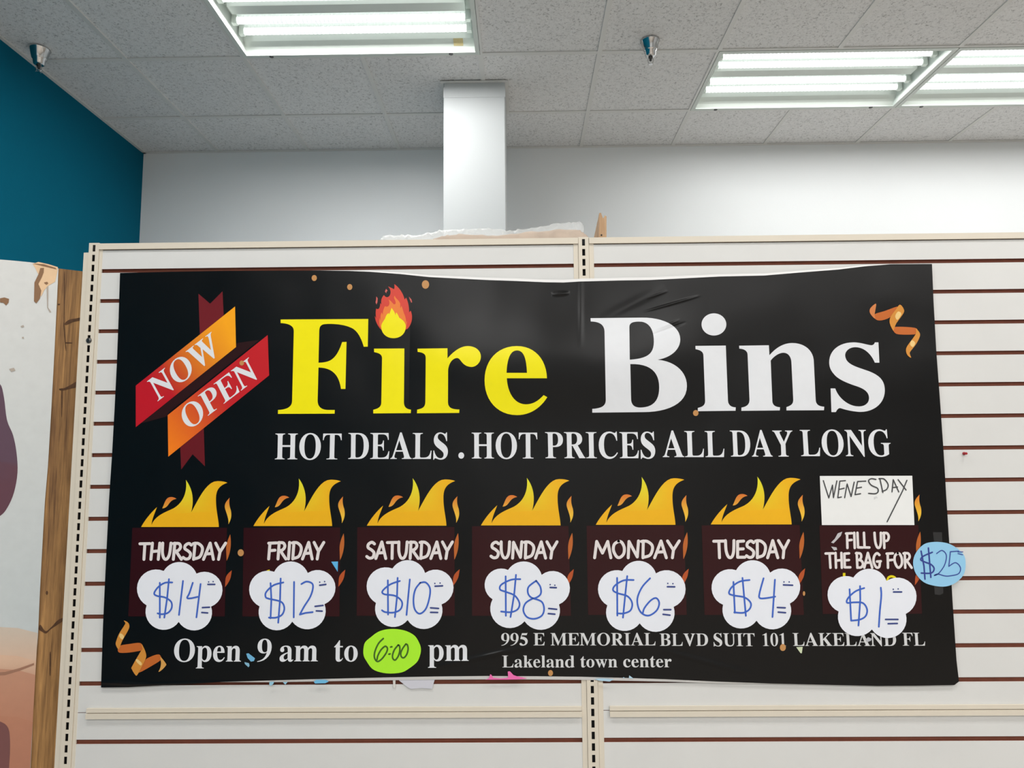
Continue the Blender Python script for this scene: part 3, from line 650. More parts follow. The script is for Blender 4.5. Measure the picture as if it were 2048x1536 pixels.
# ------------------------------------------------------------------ lettering
G = {
'A': (722, "M9,0 L9,19 C55,22 75,50 100,110 L325,690 L378,690 L620,120 C650,45 665,25 713,19 L713,0 L390,0 L390,19 C440,20 462,28 462,55 C462,75 450,105 440,130 L418,190 L185,190 L160,120 C150,95 145,75 145,60 C145,30 165,22 222,19 L222,0 Z M200,228 L402,228 L302,485 Z"),
'B': (667, "M16,676 L370,676 C520,676 600,615 600,520 C600,435 540,385 450,360 C560,345 625,285 625,190 C625,70 530,0 350,0 L16,0 L16,19 C90,22 107,35 107,90 L107,586 C107,640 90,654 16,657 Z M257,372 L290,372 C390,372 440,420 440,510 C440,600 395,641 310,641 C270,641 257,632 257,600 Z M257,335 L290,335 C410,335 460,285 460,185 C460,85 410,36 310,36 C270,36 257,45 257,85 Z"),
'C': (722, "M650,692 L625,692 C615,665 600,655 580,655 C545,655 490,692 400,692 C190,692 49,540 49,330 C49,120 190,-19 390,-19 C510,-19 610,35 672,135 L650,155 C590,75 520,35 435,35 C290,35 222,150 222,340 C222,540 290,650 420,650 C530,650 600,580 632,455 L660,455 Z"),
'D': (722, "M14,676 L352,676 C560,676 690,545 690,340 C690,130 560,0 360,0 L14,0 L14,19 C85,22 102,35 102,90 L102,586 C102,640 85,654 14,657 Z M250,600 C250,632 262,641 300,641 C450,641 520,560 520,340 C520,120 450,36 300,36 C262,36 250,48 250,85 Z"),
'E': (667, "M16,676 L613,676 L620,497 L594,497 C578,590 530,640 420,640 L300,640 C275,640 262,630 262,600 L262,372 L300,372 C400,372 420,400 434,480 L462,480 L462,220 L434,220 C420,310 400,335 300,335 L262,335 L262,75 C262,45 275,36 310,36 L400,36 C530,36 585,90 615,200 L642,200 L622,0 L16,0 L16,19 C90,22 107,35 107,90 L107,586 C107,640 90,654 16,657 Z"),
'F': (611, "M16,676 L583,676 L590,497 L562,497 C545,590 500,640 400,640 L300,640 C275,640 262,630 262,600 L262,366 L295,366 C390,366 410,395 423,478 L450,478 L450,218 L423,218 C410,305 390,330 295,330 L262,330 L262,90 C262,35 280,22 360,19 L360,0 L16,0 L16,19 C90,22 107,35 107,90 L107,586 C107,640 90,654 16,657 Z"),
'G': (778, "M660,692 L635,692 C625,665 610,655 590,655 C555,655 500,692 405,692 C190,692 37,540 37,335 C37,120 190,-19 420,-19 C520,-19 610,5 690,50 L690,250 C690,305 705,318 755,322 L755,341 L445,341 L445,322 C515,318 535,305 535,250 L535,60 C535,35 480,18 430,18 C280,18 212,150 212,340 C212,540 290,650 425,650 C535,650 610,580 642,460 L670,460 Z"),
'H': (778, "M21,676 L340,676 L340,657 C275,654 258,640 258,586 L258,372 L520,372 L520,586 C520,640 503,654 438,657 L438,676 L757,676 L757,657 C690,654 673,640 673,586 L673,90 C673,35 690,22 757,19 L757,0 L438,0 L438,19 C503,22 520,35 520,90 L520,325 L258,325 L258,90 C258,35 275,22 340,19 L340,0 L21,0 L21,19 C88,22 105,35 105,90 L105,586 C105,640 88,654 21,657 Z"),
'I': (389, "M20,676 L370,676 L370,657 C290,654 272,640 272,586 L272,90 C272,35 290,22 370,19 L370,0 L20,0 L20,19 C100,22 118,35 118,90 L118,586 C118,640 100,654 20,657 Z"),
'K': (778, "M30,676 L355,676 L355,657 C290,654 270,640 270,586 L270,350 L490,560 C520,588 535,605 535,622 C535,645 515,654 465,657 L465,676 L735,676 L735,657 C680,650 640,630 590,580 L430,425 L650,110 C690,50 715,28 765,19 L765,0 L435,0 L435,19 C480,22 497,28 497,45 C497,58 490,72 478,90 L315,320 L270,278 L270,90 C270,35 290,22 355,19 L355,0 L30,0 L30,19 C100,22 118,35 118,90 L118,586 C118,640 100,654 30,657 Z"),
'L': (667, "M19,676 L350,676 L350,657 C280,654 262,640 262,586 L262,85 C262,45 275,36 320,36 L400,36 C540,36 590,100 617,218 L644,218 L622,0 L19,0 L19,19 C92,22 110,35 110,90 L110,586 C110,640 92,654 19,657 Z"),
'M': (944, "M14,676 L260,676 L478,195 L690,676 L921,676 L921,657 C850,654 832,640 832,586 L832,90 C832,35 850,22 921,19 L921,0 L590,0 L590,19 C665,22 682,35 682,90 L682,560 L432,0 L410,0 L165,545 L165,115 C165,40 185,24 250,19 L250,0 L14,0 L14,19 C80,24 100,40 100,115 L100,586 C100,640 82,654 14,657 Z"),
'N': (722, "M16,676 L230,676 L555,265 L555,560 C555,635 535,652 470,657 L470,676 L705,676 L705,657 C640,650 622,635 622,560 L622,-18 L595,-18 L168,530 L168,115 C168,40 185,24 255,19 L255,0 L16,0 L16,19 C80,24 100,40 100,115 L100,600 C75,640 55,652 16,657 Z"),
'O': (778, "M389,691 C590,691 743,540 743,336 C743,132 590,-19 389,-19 C188,-19 35,132 35,336 C35,540 188,691 389,691 Z M389,655 C265,655 203,540 203,336 C203,132 265,17 389,17 C513,17 575,132 575,336 C575,540 513,655 389,655 Z"),
'P': (611, "M16,676 L340,676 C500,676 600,600 600,480 C600,350 500,290 340,290 L262,290 L262,90 C262,35 280,22 360,19 L360,0 L16,0 L16,19 C90,22 107,35 107,90 L107,586 C107,640 90,654 16,657 Z M262,325 L300,325 C400,325 440,380 440,485 C440,590 400,640 310,640 C275,640 262,630 262,600 Z"),
'R': (722, "M26,676 L350,676 C520,676 620,610 620,500 C620,420 570,360 470,335 L650,75 C675,40 690,25 715,19 L715,0 L515,0 L300,320 L272,320 L272,90 C272,35 290,22 360,19 L360,0 L26,0 L26,19 C100,22 117,35 117,90 L117,586 C117,640 100,654 26,657 Z M272,355 L300,355 C410,355 455,400 455,500 C455,600 410,641 320,641 C285,641 272,632 272,600 Z"),
'S': (556, "M478,692 L452,692 C445,668 432,655 412,655 C380,655 340,692 250,692 C130,692 46,605 46,490 C46,370 140,315 240,255 C330,200 375,170 375,112 C375,55 335,18 270,18 C170,18 95,95 62,220 L35,220 L35,-19 L62,-19 C68,5 82,18 102,18 C140,18 190,-19 285,-19 C430,-19 515,70 515,190 C515,320 420,370 330,425 C230,485 175,515 175,572 C175,625 215,658 265,658 C355,658 430,585 458,465 L485,465 Z"),
'T': (667, "M31,676 L636,676 L642,502 L616,502 C602,590 560,640 480,640 L410,640 L410,70 C410,30 425,19 510,19 L510,0 L156,0 L156,19 C240,19 257,30 257,70 L257,640 L190,640 C105,640 65,590 52,502 L25,502 Z"),
'U': (722, "M16,676 L340,676 L340,657 C270,654 252,640 252,586 L252,230 C252,100 300,40 400,40 C510,40 560,110 560,240 L560,560 C560,635 540,652 475,657 L475,676 L705,676 L705,657 C640,650 620,635 620,560 L620,235 C620,70 530,-19 370,-19 C195,-19 105,60 105,220 L105,586 C105,640 88,654 16,657 Z"),
'V': (722, "M16,676 L330,676 L330,657 C280,654 262,645 262,622 C262,605 268,590 280,560 L400,250 L505,540 C515,570 520,590 520,610 C520,645 505,654 450,657 L450,676 L700,676 L700,657 C650,650 635,635 605,560 L385,-18 L350,-18 L110,580 C85,640 65,652 16,657 Z"),
'W': (1000, "M6,676 L310,676 L310,657 C262,654 250,645 250,622 C250,605 255,590 265,562 L370,240 L462,490 L435,565 C410,640 390,652 350,657 L350,676 L670,676 L670,657 C615,654 600,645 600,622 C600,605 605,590 615,562 L715,240 L815,540 C825,570 830,590 830,608 C830,645 815,654 760,657 L760,676 L995,676 L995,657 C950,650 935,635 908,560 L700,-15 L665,-15 L500,420 L330,-15 L295,-15 L95,565 C70,640 50,652 6,657 Z"),
'Y': (722, "M15,676 L335,676 L335,657 C280,654 262,645 262,625 C262,610 270,595 285,570 L395,385 L500,555 C515,580 522,600 522,618 C522,645 505,654 450,657 L450,676 L700,676 L700,657 C650,650 630,630 590,565 L445,330 L445,90 C445,35 465,22 535,19 L535,0 L190,0 L190,19 C270,22 288,35 288,90 L288,300 L110,590 C80,640 60,652 15,657 Z"),
'a': (500, "M35,85 C35,25 75,-14 140,-14 C210,-14 260,20 305,70 C312,15 345,-14 395,-14 C435,-14 465,5 488,50 L475,62 C465,48 455,42 445,42 C430,42 424,55 424,85 L424,310 C424,420 360,473 245,473 C130,473 50,415 50,345 C50,305 78,278 118,278 C158,278 185,305 185,340 C185,370 165,385 165,405 C165,425 190,440 225,440 C275,440 300,405 300,330 L300,275 C120,215 35,165 35,85 Z M300,240 L300,95 C275,65 250,52 225,52 C190,52 168,80 168,120 C168,170 210,210 300,240 Z"),
'c': (444, "M410,130 C370,75 330,50 280,50 C205,50 160,130 160,250 C160,370 195,440 245,440 C275,440 285,425 285,400 C285,370 285,355 290,340 C300,312 325,297 355,297 C390,297 412,320 412,352 C412,420 340,473 245,473 C115,473 25,370 25,225 C25,80 110,-14 235,-14 C315,-14 375,25 425,110 Z"),
'd': (556, "M235,473 C290,473 330,455 362,415 L362,590 C362,640 345,652 285,657 L285,676 L501,676 L501,95 C501,55 510,45 545,40 L545,22 L362,-14 L362,55 C330,10 285,-14 235,-14 C115,-14 25,90 25,225 C25,370 115,473 235,473 Z M362,110 L362,350 C345,400 315,432 275,432 C205,432 170,360 170,230 C170,110 205,45 270,45 C310,45 345,70 362,110 Z"),
'e': (444, "M405,135 C360,70 320,48 270,48 C205,48 165,120 160,260 L413,260 C410,395 345,473 235,473 C105,473 25,370 25,225 C25,80 110,-14 235,-14 C320,-14 380,30 425,115 Z M160,300 L290,300 L290,320 C290,400 270,437 228,437 C185,437 162,390 160,300 Z"),
'k': (556, "M22,676 L222,676 L222,265 L340,375 C358,392 365,405 365,418 C365,434 352,441 318,443 L318,461 L525,461 L525,443 C480,440 455,428 410,385 L360,338 L490,100 C520,45 535,25 560,18 L560,0 L310,0 L310,18 C345,20 352,26 352,40 C352,50 348,60 340,75 L265,248 L222,210 L222,80 C222,30 235,20 280,18 L280,0 L22,0 L22,18 C70,22 83,32 83,80 L83,590 C83,640 70,652 22,657 Z"),
'l': (278, "M15,676 L212,676 L212,80 C212,30 225,20 265,18 L265,0 L15,0 L15,18 C60,22 73,32 73,80 L73,590 C73,640 60,652 15,657 Z"),
'm': (833, "M25,461 L205,461 L205,398 C245,450 285,473 335,473 C400,473 445,445 465,395 C505,450 550,473 605,473 C695,473 745,420 745,315 L745,80 C745,32 758,22 800,18 L800,0 L560,0 L560,18 C595,22 606,32 606,80 L606,320 C606,370 590,395 558,395 C530,395 500,375 480,335 L480,80 C480,32 492,22 528,18 L528,0 L293,0 L293,18 C330,22 341,32 341,80 L341,320 C341,370 325,395 292,395 C265,395 232,375 212,335 L212,80 C212,32 225,22 262,18 L262,0 L22,0 L22,18 C62,22 73,32 73,80 L73,380 C73,428 62,438 25,443 Z"),
'n': (556, "M25,461 L205,461 L205,398 C245,450 285,473 340,473 C430,473 480,415 480,310 L480,80 C480,32 492,22 535,18 L535,0 L290,0 L290,18 C328,22 341,32 341,80 L341,315 C341,370 325,395 290,395 C260,395 232,375 212,335 L212,80 C212,32 225,22 262,18 L262,0 L22,0 L22,18 C62,22 73,32 73,80 L73,380 C73,428 62,438 25,443 Z"),
'o': (500, "M250,473 C375,473 475,375 475,230 C475,85 375,-14 250,-14 C125,-14 25,85 25,230 C25,375 125,473 250,473 Z M250,440 C190,440 163,370 163,230 C163,90 190,20 250,20 C310,20 337,90 337,230 C337,370 310,440 250,440 Z"),
'p': (556, "M20,461 L202,461 L202,405 C235,450 275,473 325,473 C445,473 530,375 530,230 C530,85 445,-14 325,-14 C280,-14 245,2 212,42 L212,-125 C212,-170 228,-182 285,-187 L285,-205 L18,-205 L18,-187 C62,-182 73,-170 73,-125 L73,380 C73,428 62,438 20,443 Z M212,345 L212,110 C228,65 255,35 295,35 C355,35 385,105 385,235 C385,360 355,418 300,418 C262,418 228,390 212,345 Z"),
'r': (444, "M22,461 L203,461 L203,370 C250,445 290,473 340,473 C390,473 425,440 425,390 C425,345 398,315 360,315 C315,315 310,355 285,355 C255,355 212,300 212,250 L212,80 C212,32 230,22 285,18 L285,0 L22,0 L22,18 C62,22 73,32 73,80 L73,380 C73,428 62,438 22,443 Z"),
't': (333, "M310,420 L210,420 L210,115 C210,70 218,52 240,52 C262,52 280,70 300,105 L318,95 C285,20 240,-12 180,-12 C105,-12 72,30 72,110 L72,420 L20,420 L20,440 C85,490 130,550 185,630 L210,630 L210,461 L310,461 Z"),
'w': (722, "M8,461 L250,461 L250,443 C215,440 205,434 205,418 C205,410 208,398 212,388 L288,170 L345,330 L335,360 C310,430 295,440 262,443 L262,461 L505,461 L505,443 C465,440 452,434 452,415 C452,408 455,398 458,388 L528,170 L585,350 C592,372 596,392 596,405 C596,432 585,440 548,443 L548,461 L705,461 L705,443 C672,438 660,425 635,355 L505,-14 L480,-14 L365,270 L265,-14 L240,-14 L80,385 C60,430 45,440 8,443 Z"),
'0': (500, "M250,688 C385,688 476,550 476,337 C476,124 385,-13 250,-13 C115,-13 24,124 24,337 C24,550 115,688 250,688 Z M250,656 C190,656 162,560 162,337 C162,114 190,20 250,20 C310,20 338,114 338,337 C338,560 310,656 250,656 Z"),
'1': (500, "M65,565 L72,582 L300,688 L322,688 L322,100 C322,35 345,22 430,18 L430,0 L80,0 L80,18 C165,22 187,35 187,100 L187,530 C187,565 175,580 150,580 C125,580 95,572 65,565 Z"),
'5': (500, "M160,676 L410,676 C428,676 435,680 445,695 L458,690 L415,565 L165,565 L135,490 C330,480 470,390 470,230 C470,85 350,-14 175,-14 C85,-14 22,25 22,80 C22,115 48,140 85,140 C150,140 160,50 225,50 C290,50 335,100 335,175 C335,285 230,345 60,350 Z"),
'9': (500, "M30,-13 C280,-5 475,180 475,430 C475,585 390,688 255,688 C120,688 26,595 26,455 C26,325 105,240 215,240 C260,240 295,252 325,275 C300,140 210,40 30,5 Z M332,315 C310,285 285,275 255,275 C195,275 165,345 165,465 C165,590 195,655 250,655 C310,655 340,580 340,440 C340,395 338,355 332,315 Z"),
}
def glyph_run(mb, text, start, end, up, off, col, mat=0):
    # start/end: ink limits on the baseline in pixels; up: vector of one cap height (676 units)
    loops = []; x = 0
    for ch in text:
        adv, d = G[ch]; loops.append((x, path(d, n=7))); x += adv
    xs = [x0+p[0] for x0, ls in loops for l in ls for p in l]; a, b = min(xs), max(xs)
    ux = ((end[0]-start[0])/(b-a), (end[1]-start[1])/(b-a)); uy = (up[0]/676, up[1]/676)
    for x0, ls in loops:
        t = [[(start[0]+(x0+p[0]-a)*ux[0]+p[1]*uy[0], start[1]+(x0+p[0]-a)*ux[1]+p[1]*uy[1]) for p in l] for l in ls]
        mb.flat(t, off, col, mat)
def word(mb, text, c, x0, x1, base, top, off, col):
    a, b = c(x0, base), c(x1, base); h = b[1]-c(x0, top)[1]; mx = (a[0]+b[0])/2
    glyph_run(mb, text, a, b, (-(mx-923)*7.7e-5*h, -h), off, col)

# casual brush capitals for the weekday names, drawn as strokes in a unit cell
BR = {
'A': (.62, [[(.02, 0), (.34, 1), (.56, .0)], [(.13, .33), (.47, .36)]]), 'B': (.55, [[(.1, 0), (.13, 1)], [(.08, .98), (.36, .96), (.42, .75), (.3, .55), (.14, .52)], [(.14, .53), (.4, .48), (.5, .25), (.36, .03), (.1, .02)]]),
'D': (.62, [[(.1, .0), (.14, 1)], [(.05, .97), (.3, .98), (.52, .78), (.55, .5), (.42, .15), (.1, .02)]]), 'E': (.5, [[(.44, .97), (.12, .95), (.08, .03), (.46, .03)], [(.1, .5), (.4, .52)]]),
'F': (.5, [[(.08, 0), (.13, .95)], [(.06, .95), (.48, .97)], [(.12, .5), (.42, .53)]]), 'G': (.6, [[(.5, .86), (.34, .98), (.14, .78), (.07, .4), (.22, .04), (.42, .06), (.5, .4)], [(.3, .42), (.56, .44)]]),
'H': (.62, [[(.1, 0), (.14, 1)], [(.5, 0), (.54, 1)], [(.12, .48), (.52, .52)]]), 'I': (.24, [[(.1, 0), (.14, 1)]]), 'L': (.46, [[(.13, 1), (.1, .04), (.44, .03)]]),
'M': (.86, [[(.05, 0), (.17, .97), (.42, .28), (.68, .97), (.8, 0)]]), 'N': (.66, [[(.08, 0), (.14, .97), (.5, .05), (.58, 1)]]), 'O': (.66, [[(.32, .98), (.12, .8), (.07, .45), (.2, .08), (.36, .02), (.54, .25), (.57, .62), (.46, .92), (.32, .98)]]),
'P': (.52, [[(.1, 0), (.14, 1)], [(.06, .97), (.36, .97), (.47, .75), (.36, .5), (.13, .46)]]), 'R': (.58, [[(.1, 0), (.14, 1)], [(.06, .97), (.36, .97), (.46, .76), (.34, .55), (.14, .5)], [(.22, .5), (.54, .0)]]),
'S': (.52, [[(.46, .88), (.32, .98), (.14, .86), (.12, .66), (.3, .52), (.44, .34), (.38, .08), (.2, .02), (.05, .12)]]), 'T': (.56, [[(.28, 0), (.29, .96)], [(.02, .96), (.56, .97)]]),
'U': (.6, [[(.08, 1), (.09, .4), (.2, .05), (.36, .04), (.48, .35), (.53, 1)]]), 'Y': (.56, [[(.02, 1), (.28, .46)], [(.56, 1), (.28, .46), (.22, 0)]]), ' ': (.34, [])}
SHARP = set('AELMNTFHIYLK')
def brush(mb, text, c, x0, x1, base, top, wd, off, col):
    a, b = c(x0, base), c(x1, base); h = b[1]-c(x0, top)[1]; W = sum(BR[k][0] for k in text)-.06
    sc = (b[0]-a[0]-wd)/W; x = 0; mx = (a[0]+b[0])/2; ln = -(mx-923)*7.7e-5
    for ch in text:
        adv, st = BR[ch]
        for s in st:
            pts = [(a[0]+wd/2+(x+p[0]-.03)*sc+ln*p[1]*h, a[1]-wd/2-p[1]*(h-wd)+0) for p in s]
            stroke(mb, pts, wd, off, col, sm=ch not in SHARP)
        x += adv

# ------------------------------------------------------------------ banner
SO = .006                                          # front face of the sheet, in front of the slats
top_e = [(240, 546), (340, 543.5), (440, 542), (540, 541.3), (640, 541), (700, 542), (740, 543.5), (800, 548), (857, 554), (915, 557), (974, 560), (1032, 562), (1091, 564.5), (1127, 565), (1160, 563), (1236, 561), (1299, 560), (1370, 556.5), (1440, 553), (1529, 551), (1600, 545), (1677, 539), (1730, 532.5), (1781, 528.5), (1864, 528)]
right_e = [(1867, 600), (1872.5, 700), (1880, 800), (1887, 900), (1893, 1000), (1899.5, 1100), (1905, 1200), (1913, 1320), (1918, 1363)]
bot_e = [(1909, 1370), (1830, 1371.5), (1755, 1372), (1648, 1369.5), (1540, 1367), (1440, 1363.5), (1330, 1358.5), (1256, 1356), (1160, 1353.5), (1070, 1352.5), (970, 1352), (870, 1353), (767, 1355), (640, 1358), (540, 1361), (440, 1364), (380, 1368), (300, 1372), (255, 1374.5), (202, 1375)]
left_e = [(206, 1250), (212, 1120), (218, 1000), (224, 910), (229, 820), (234, 720), (237, 640)]
bl = onY(1060, 1372, YP-SO)
banner = empty('banner', (bl.x, YP-SO, bl.z))
tag(banner, 'big black banner with yellow and white headline and seven burning bins, hung across the slatwall', 'banner')
K = lin((5, 4, 4))
mb = MB().flat([top_e+right_e+bot_e+left_e], SO, K, thick=.0018)
mb.build('sheet', M_PRINT, banner)
def hem(edge, dy, o0, o1):
    mb = MB(); n = len(edge)
    wv = [math.sin(math.pi*i/(n-1))**.5 if 0 < i < n-1 else 0.02 for i in range(n)]
    rows = [[onY(x, y+dy*wv[i]*t, YP-(o0*(1-t)+o1*t)) for i, (x, y) in enumerate(edge)] for t in (0, .5, 1)]
    V = [v for r in rows for v in r]; fs = []
    for r in range(2):
        for i in range(n-1):
            q = (r*n+i, r*n+i+1, (r+1)*n+i+1, (r+1)*n+i); nr = (V[q[1]]-V[q[0]]).cross(V[q[3]]-V[q[0]])
            fs.append(q if nr.dot(CAM-V[q[0]]) > 0 else q[::-1])
    mb.add(V, fs, 0, lin((226, 224, 222)))
    o = mb.build('hem', M_PAPER, banner); o['label'] = 'white curled hem of the banner'; return o
hem([p for p in bot_e if 430 <= p[0] <= 1640], 6.5, .006, .0035)
hem([p for p in top_e if 700 <= p[0] <= 1781], -5.5, .006, .0035)

WHITE = lin((226, 227, 230)); YEL = lin((246, 232, 8))
cF = crop(540, 620, 300/2048); cR = crop(820, 620, 300/2048); cB = crop(1170, 610, 310/2026); cN = crop(1460, 610, 340/2048)
mb = MB()
for c, d in ((cF, "M145,130 L1342,122 L1335,500 L1280,502 C1250,400 1200,270 1090,235 C1000,195 850,185 760,192 C690,195 672,230 672,300 L662,720 C800,715 900,700 985,438 L1045,435 L1030,1078 L970,1078 C940,880 850,790 662,785 L650,1240 C652,1320 700,1362 790,1365 L885,1365 L882,1415 L108,1418 L110,1365 C200,1360 300,1340 302,1240 L325,290 C325,220 270,185 145,178 Z"),
             (cF, "M1420,528 L1835,525 L1828,1260 C1828,1330 1870,1355 1925,1360 L1922,1408 L1410,1412 L1410,1362 C1480,1345 1518,1325 1520,1260 L1530,660 C1528,610 1500,590 1422,575 Z"),
             (cR, "M102,528 L512,522 L512,660 C580,580 680,492 790,492 C900,492 968,560 968,635 C968,715 905,778 838,778 C700,770 700,655 640,655 C560,665 522,760 520,830 L518,1260 C520,1340 580,1358 675,1358 L672,1405 L95,1410 L98,1360 C170,1345 208,1330 210,1250 L215,650 C212,600 180,580 105,572 Z"),
             (cR, "M1870,932 L1322,932 C1330,1120 1420,1285 1580,1288 C1690,1288 1760,1230 1825,1162 L1875,1190 C1780,1340 1640,1435 1460,1435 C1190,1435 1018,1230 1018,960 C1018,690 1190,492 1460,492 C1700,492 1862,670 1870,932 Z M1318,858 L1597,858 C1590,680 1560,552 1462,552 C1360,552 1325,690 1318,858 Z")):
    mb.flat(path(d, c, 12), SO+.0008, YEL)
o = mb.build('headline_lettering', M_PRINT, banner); o['label'] = 'yellow serif headline word'
mb = MB()
for c, d in ((cB, "M72,172 L740,165 C1000,160 1245,260 1245,450 C1245,590 1110,690 950,715 C1200,740 1332,890 1332,1060 C1332,1290 1080,1400 760,1400 L95,1407 L95,1358 C200,1350 272,1330 272,1240 L255,340 C248,255 190,218 75,215 Z M585,715 L580,290 C580,235 620,217 710,217 C840,217 900,320 900,480 C900,650 800,700 585,715 Z M592,772 C860,765 970,880 970,1080 C970,1260 880,1340 720,1340 C630,1340 602,1290 602,1220 Z"),
             (cB, "M1443,535 L1840,530 L1868,1240 C1870,1310 1910,1335 1970,1338 L1968,1382 L1475,1388 L1475,1345 C1540,1330 1570,1310 1570,1250 L1548,660 C1545,610 1510,590 1445,577 Z"),
             (cN, "M110,490 L468,485 L475,605 C540,530 630,458 750,458 C900,458 1010,550 1010,690 L1032,1140 C1035,1200 1070,1222 1135,1225 L1132,1268 L680,1270 L680,1230 C740,1210 762,1190 762,1140 L740,700 C738,620 700,575 640,575 C570,580 510,640 490,670 L510,1160 C515,1210 550,1228 602,1232 L600,1270 L137,1275 L138,1235 C200,1225 235,1200 235,1140 L212,600 C210,550 170,530 112,525 Z"),
             (cN, "M1788,450 L1800,695 L1745,695 C1700,590 1620,510 1510,508 C1430,510 1385,560 1387,610 C1395,680 1440,715 1550,755 L1680,800 C1790,845 1865,900 1865,1030 C1865,1180 1740,1288 1570,1288 C1480,1285 1380,1260 1330,1242 C1300,1240 1285,1270 1275,1290 L1222,1290 L1212,1005 L1268,1005 C1300,1110 1420,1222 1550,1222 C1630,1222 1675,1180 1675,1120 C1675,1040 1600,1000 1500,970 C1400,935 1300,895 1250,830 C1210,785 1195,740 1195,690 C1195,550 1310,450 1490,450 C1570,450 1650,480 1700,485 C1730,485 1740,465 1745,450 Z")):
    mb.flat(path(d, c, 12), SO+.0008, WHITE)
mb.flat([[cB(*p) for p in ell(1685, 254, 162, 145, 48)]], SO+.0008, WHITE)
o = mb.build('headline_lettering', M_PRINT, banner); o['label'] = 'white serif headline word'
c1_, c2_, c3_ = crop(540, 850, 380/2048), crop(930, 850, 400/2048), crop(1310, 840, 490/2048)
mb = MB()
for t, c, a, b, bs, tp in (('HOT', c1_, 52, 768, 370, 92), ('DEALS', c1_, 843, 1917, 366, 86), ('HOT', c2_, 70, 742, 343, 78), ('PRICES', c2_, 825, 1950, 340, 73), ('ALL', c3_, 65, 582, 310, 92), ('DAY', c3_, 635, 1158, 306, 88), ('LONG', c3_, 1222, 1975, 302, 83)):
    mb = MB(); word(mb, t, c, a, b, bs, tp, SO+.0008, WHITE); mb.build('slogan_lettering', M_PRINT, banner)['label'] = 'white slogan word '+t
MB().flat([ell(922.5, 911, 5.8, 6.4, 20)], SO+.0008, WHITE).build('slogan_lettering', M_PRINT, banner)['label'] = 'white full stop of the slogan'
c4_, c5_, c6_, c7_ = crop(330, 1260, 400/2048), crop(990, 1250, 440/2048), crop(1410, 1250, 460/2048), crop(700, 1250, 260/2048)
mb = MB()
for t, c, a, b, bs, tp in (('Open', c4_, 88, 778, 323, 92), ('9', c4_, 943, 1088, 322, 92), ('am', c4_, 1172, 1565, 321, 90), ('to', c4_, 1730, 1972, 321, 90), ('pm', c7_, 1230, 1870, 565, 205)):
    mb = MB(); word(mb, t, c, a, b, bs, tp, SO+.0008, WHITE); mb.build('opening_hours_lettering', M_PRINT, banner)['label'] = 'white opening hours word '+t
mb = MB()
for t, c, a, b, bs, tp in (('995', c5_, 58, 305, 190, 76), ('E', c5_, 358, 462, 190, 75), ('MEMORIAL', c5_, 518, 1495, 190, 75), ('BLVD', c5_, 1535, 1985, 194, 79), ('SUIT', c6_, 78, 445, 188, 74), ('101', c6_, 515, 722, 187, 73), ('LAKELAND', c6_, 785, 1705, 186, 72), ('FL', c6_, 1762, 1962, 184, 69),
                           ('Lakeland', c5_, 68, 740, 395, 284), ('town', c5_, 795, 1140, 394, 283), ('center', c5_, 1195, 1645, 393, 282)):
    mb = MB(); word(mb, t, c, a, b, bs, tp, SO+.0008, lin((214, 214, 214))); mb.build('address_lettering', M_PRINT, banner)['label'] = 'small white address word '+t

# ribbon badge
cO = crop(260, 570, 300/1245)
def mixc(c0, c1, t): t = max(0, min(1, t)); a, b = lin(c0), lin(c1); return tuple(a[i]*(1-t)+b[i]*t for i in range(3))
badge = MB()
badge.flat([[cO(*p) for p in [(568, 72), (665, 155), (768, 52), (778, 260), (580, 420)]]], SO+.0003, lin((112, 30, 36)))
badge.flat([[cO(*p) for p in [(415, 1300), (612, 1180), (622, 1505), (520, 1405), (425, 1532)]]], SO+.0003, lin((104, 24, 30)))
badge.flat([[cO(*p) for p in [(70, 1155), (310, 1090), (320, 1060), (1075, 455), (900, 480), (860, 500)]]], SO+.0005, lin((44, 16, 16)))
gN = lambda px, py: mixc((190, 24, 38), (252, 168, 28), (((px-260)/(300/1245)-48)*.8-((py-570)/(300/1245)-1000)*.6-330)/640)
gO = lambda px, py: mixc((250, 132, 26), (196, 34, 40), (((px-260)/(300/1245)-313)*.8-((py-570)/(300/1245)-1400)*.62)/620)
def grid(p00, p10, p11, p01, cf, o, n=8):
    for i in range(n):
        u0, u1 = i/n, (i+1)/n
        L = lambda a, b, u: (a[0]+(b[0]-a[0])*u, a[1]+(b[1]-a[1])*u)
        badge.flat([[cO(*L(p00, p10, u0)), cO(*L(p00, p10, u1)), cO(*L(p01, p11, u1)), cO(*L(p01, p11, u0))]], o, cf)
grid((48, 835), (872, 178), (880, 515), (48, 1180), gN, SO+.0008)
grid((313, 1080), (1143, 415), (1155, 750), (318, 1425), gO, SO+.0008)
bd = badge.build('ribbon_badge', M_PRINT, banner); bd['label'] = 'red and orange folded ribbon badge'
mb = MB(); ks = 300/1245
glyph_run(mb, 'NOW', cO(230, 966), cO(765, 553), (-90*ks, -165*ks), SO+.0011, WHITE)
glyph_run(mb, 'OPEN', cO(484, 1210), cO(1070, 765), (-85*ks, -165*ks), SO+.0011, WHITE)
mb.build('lettering', M_PRINT, bd)

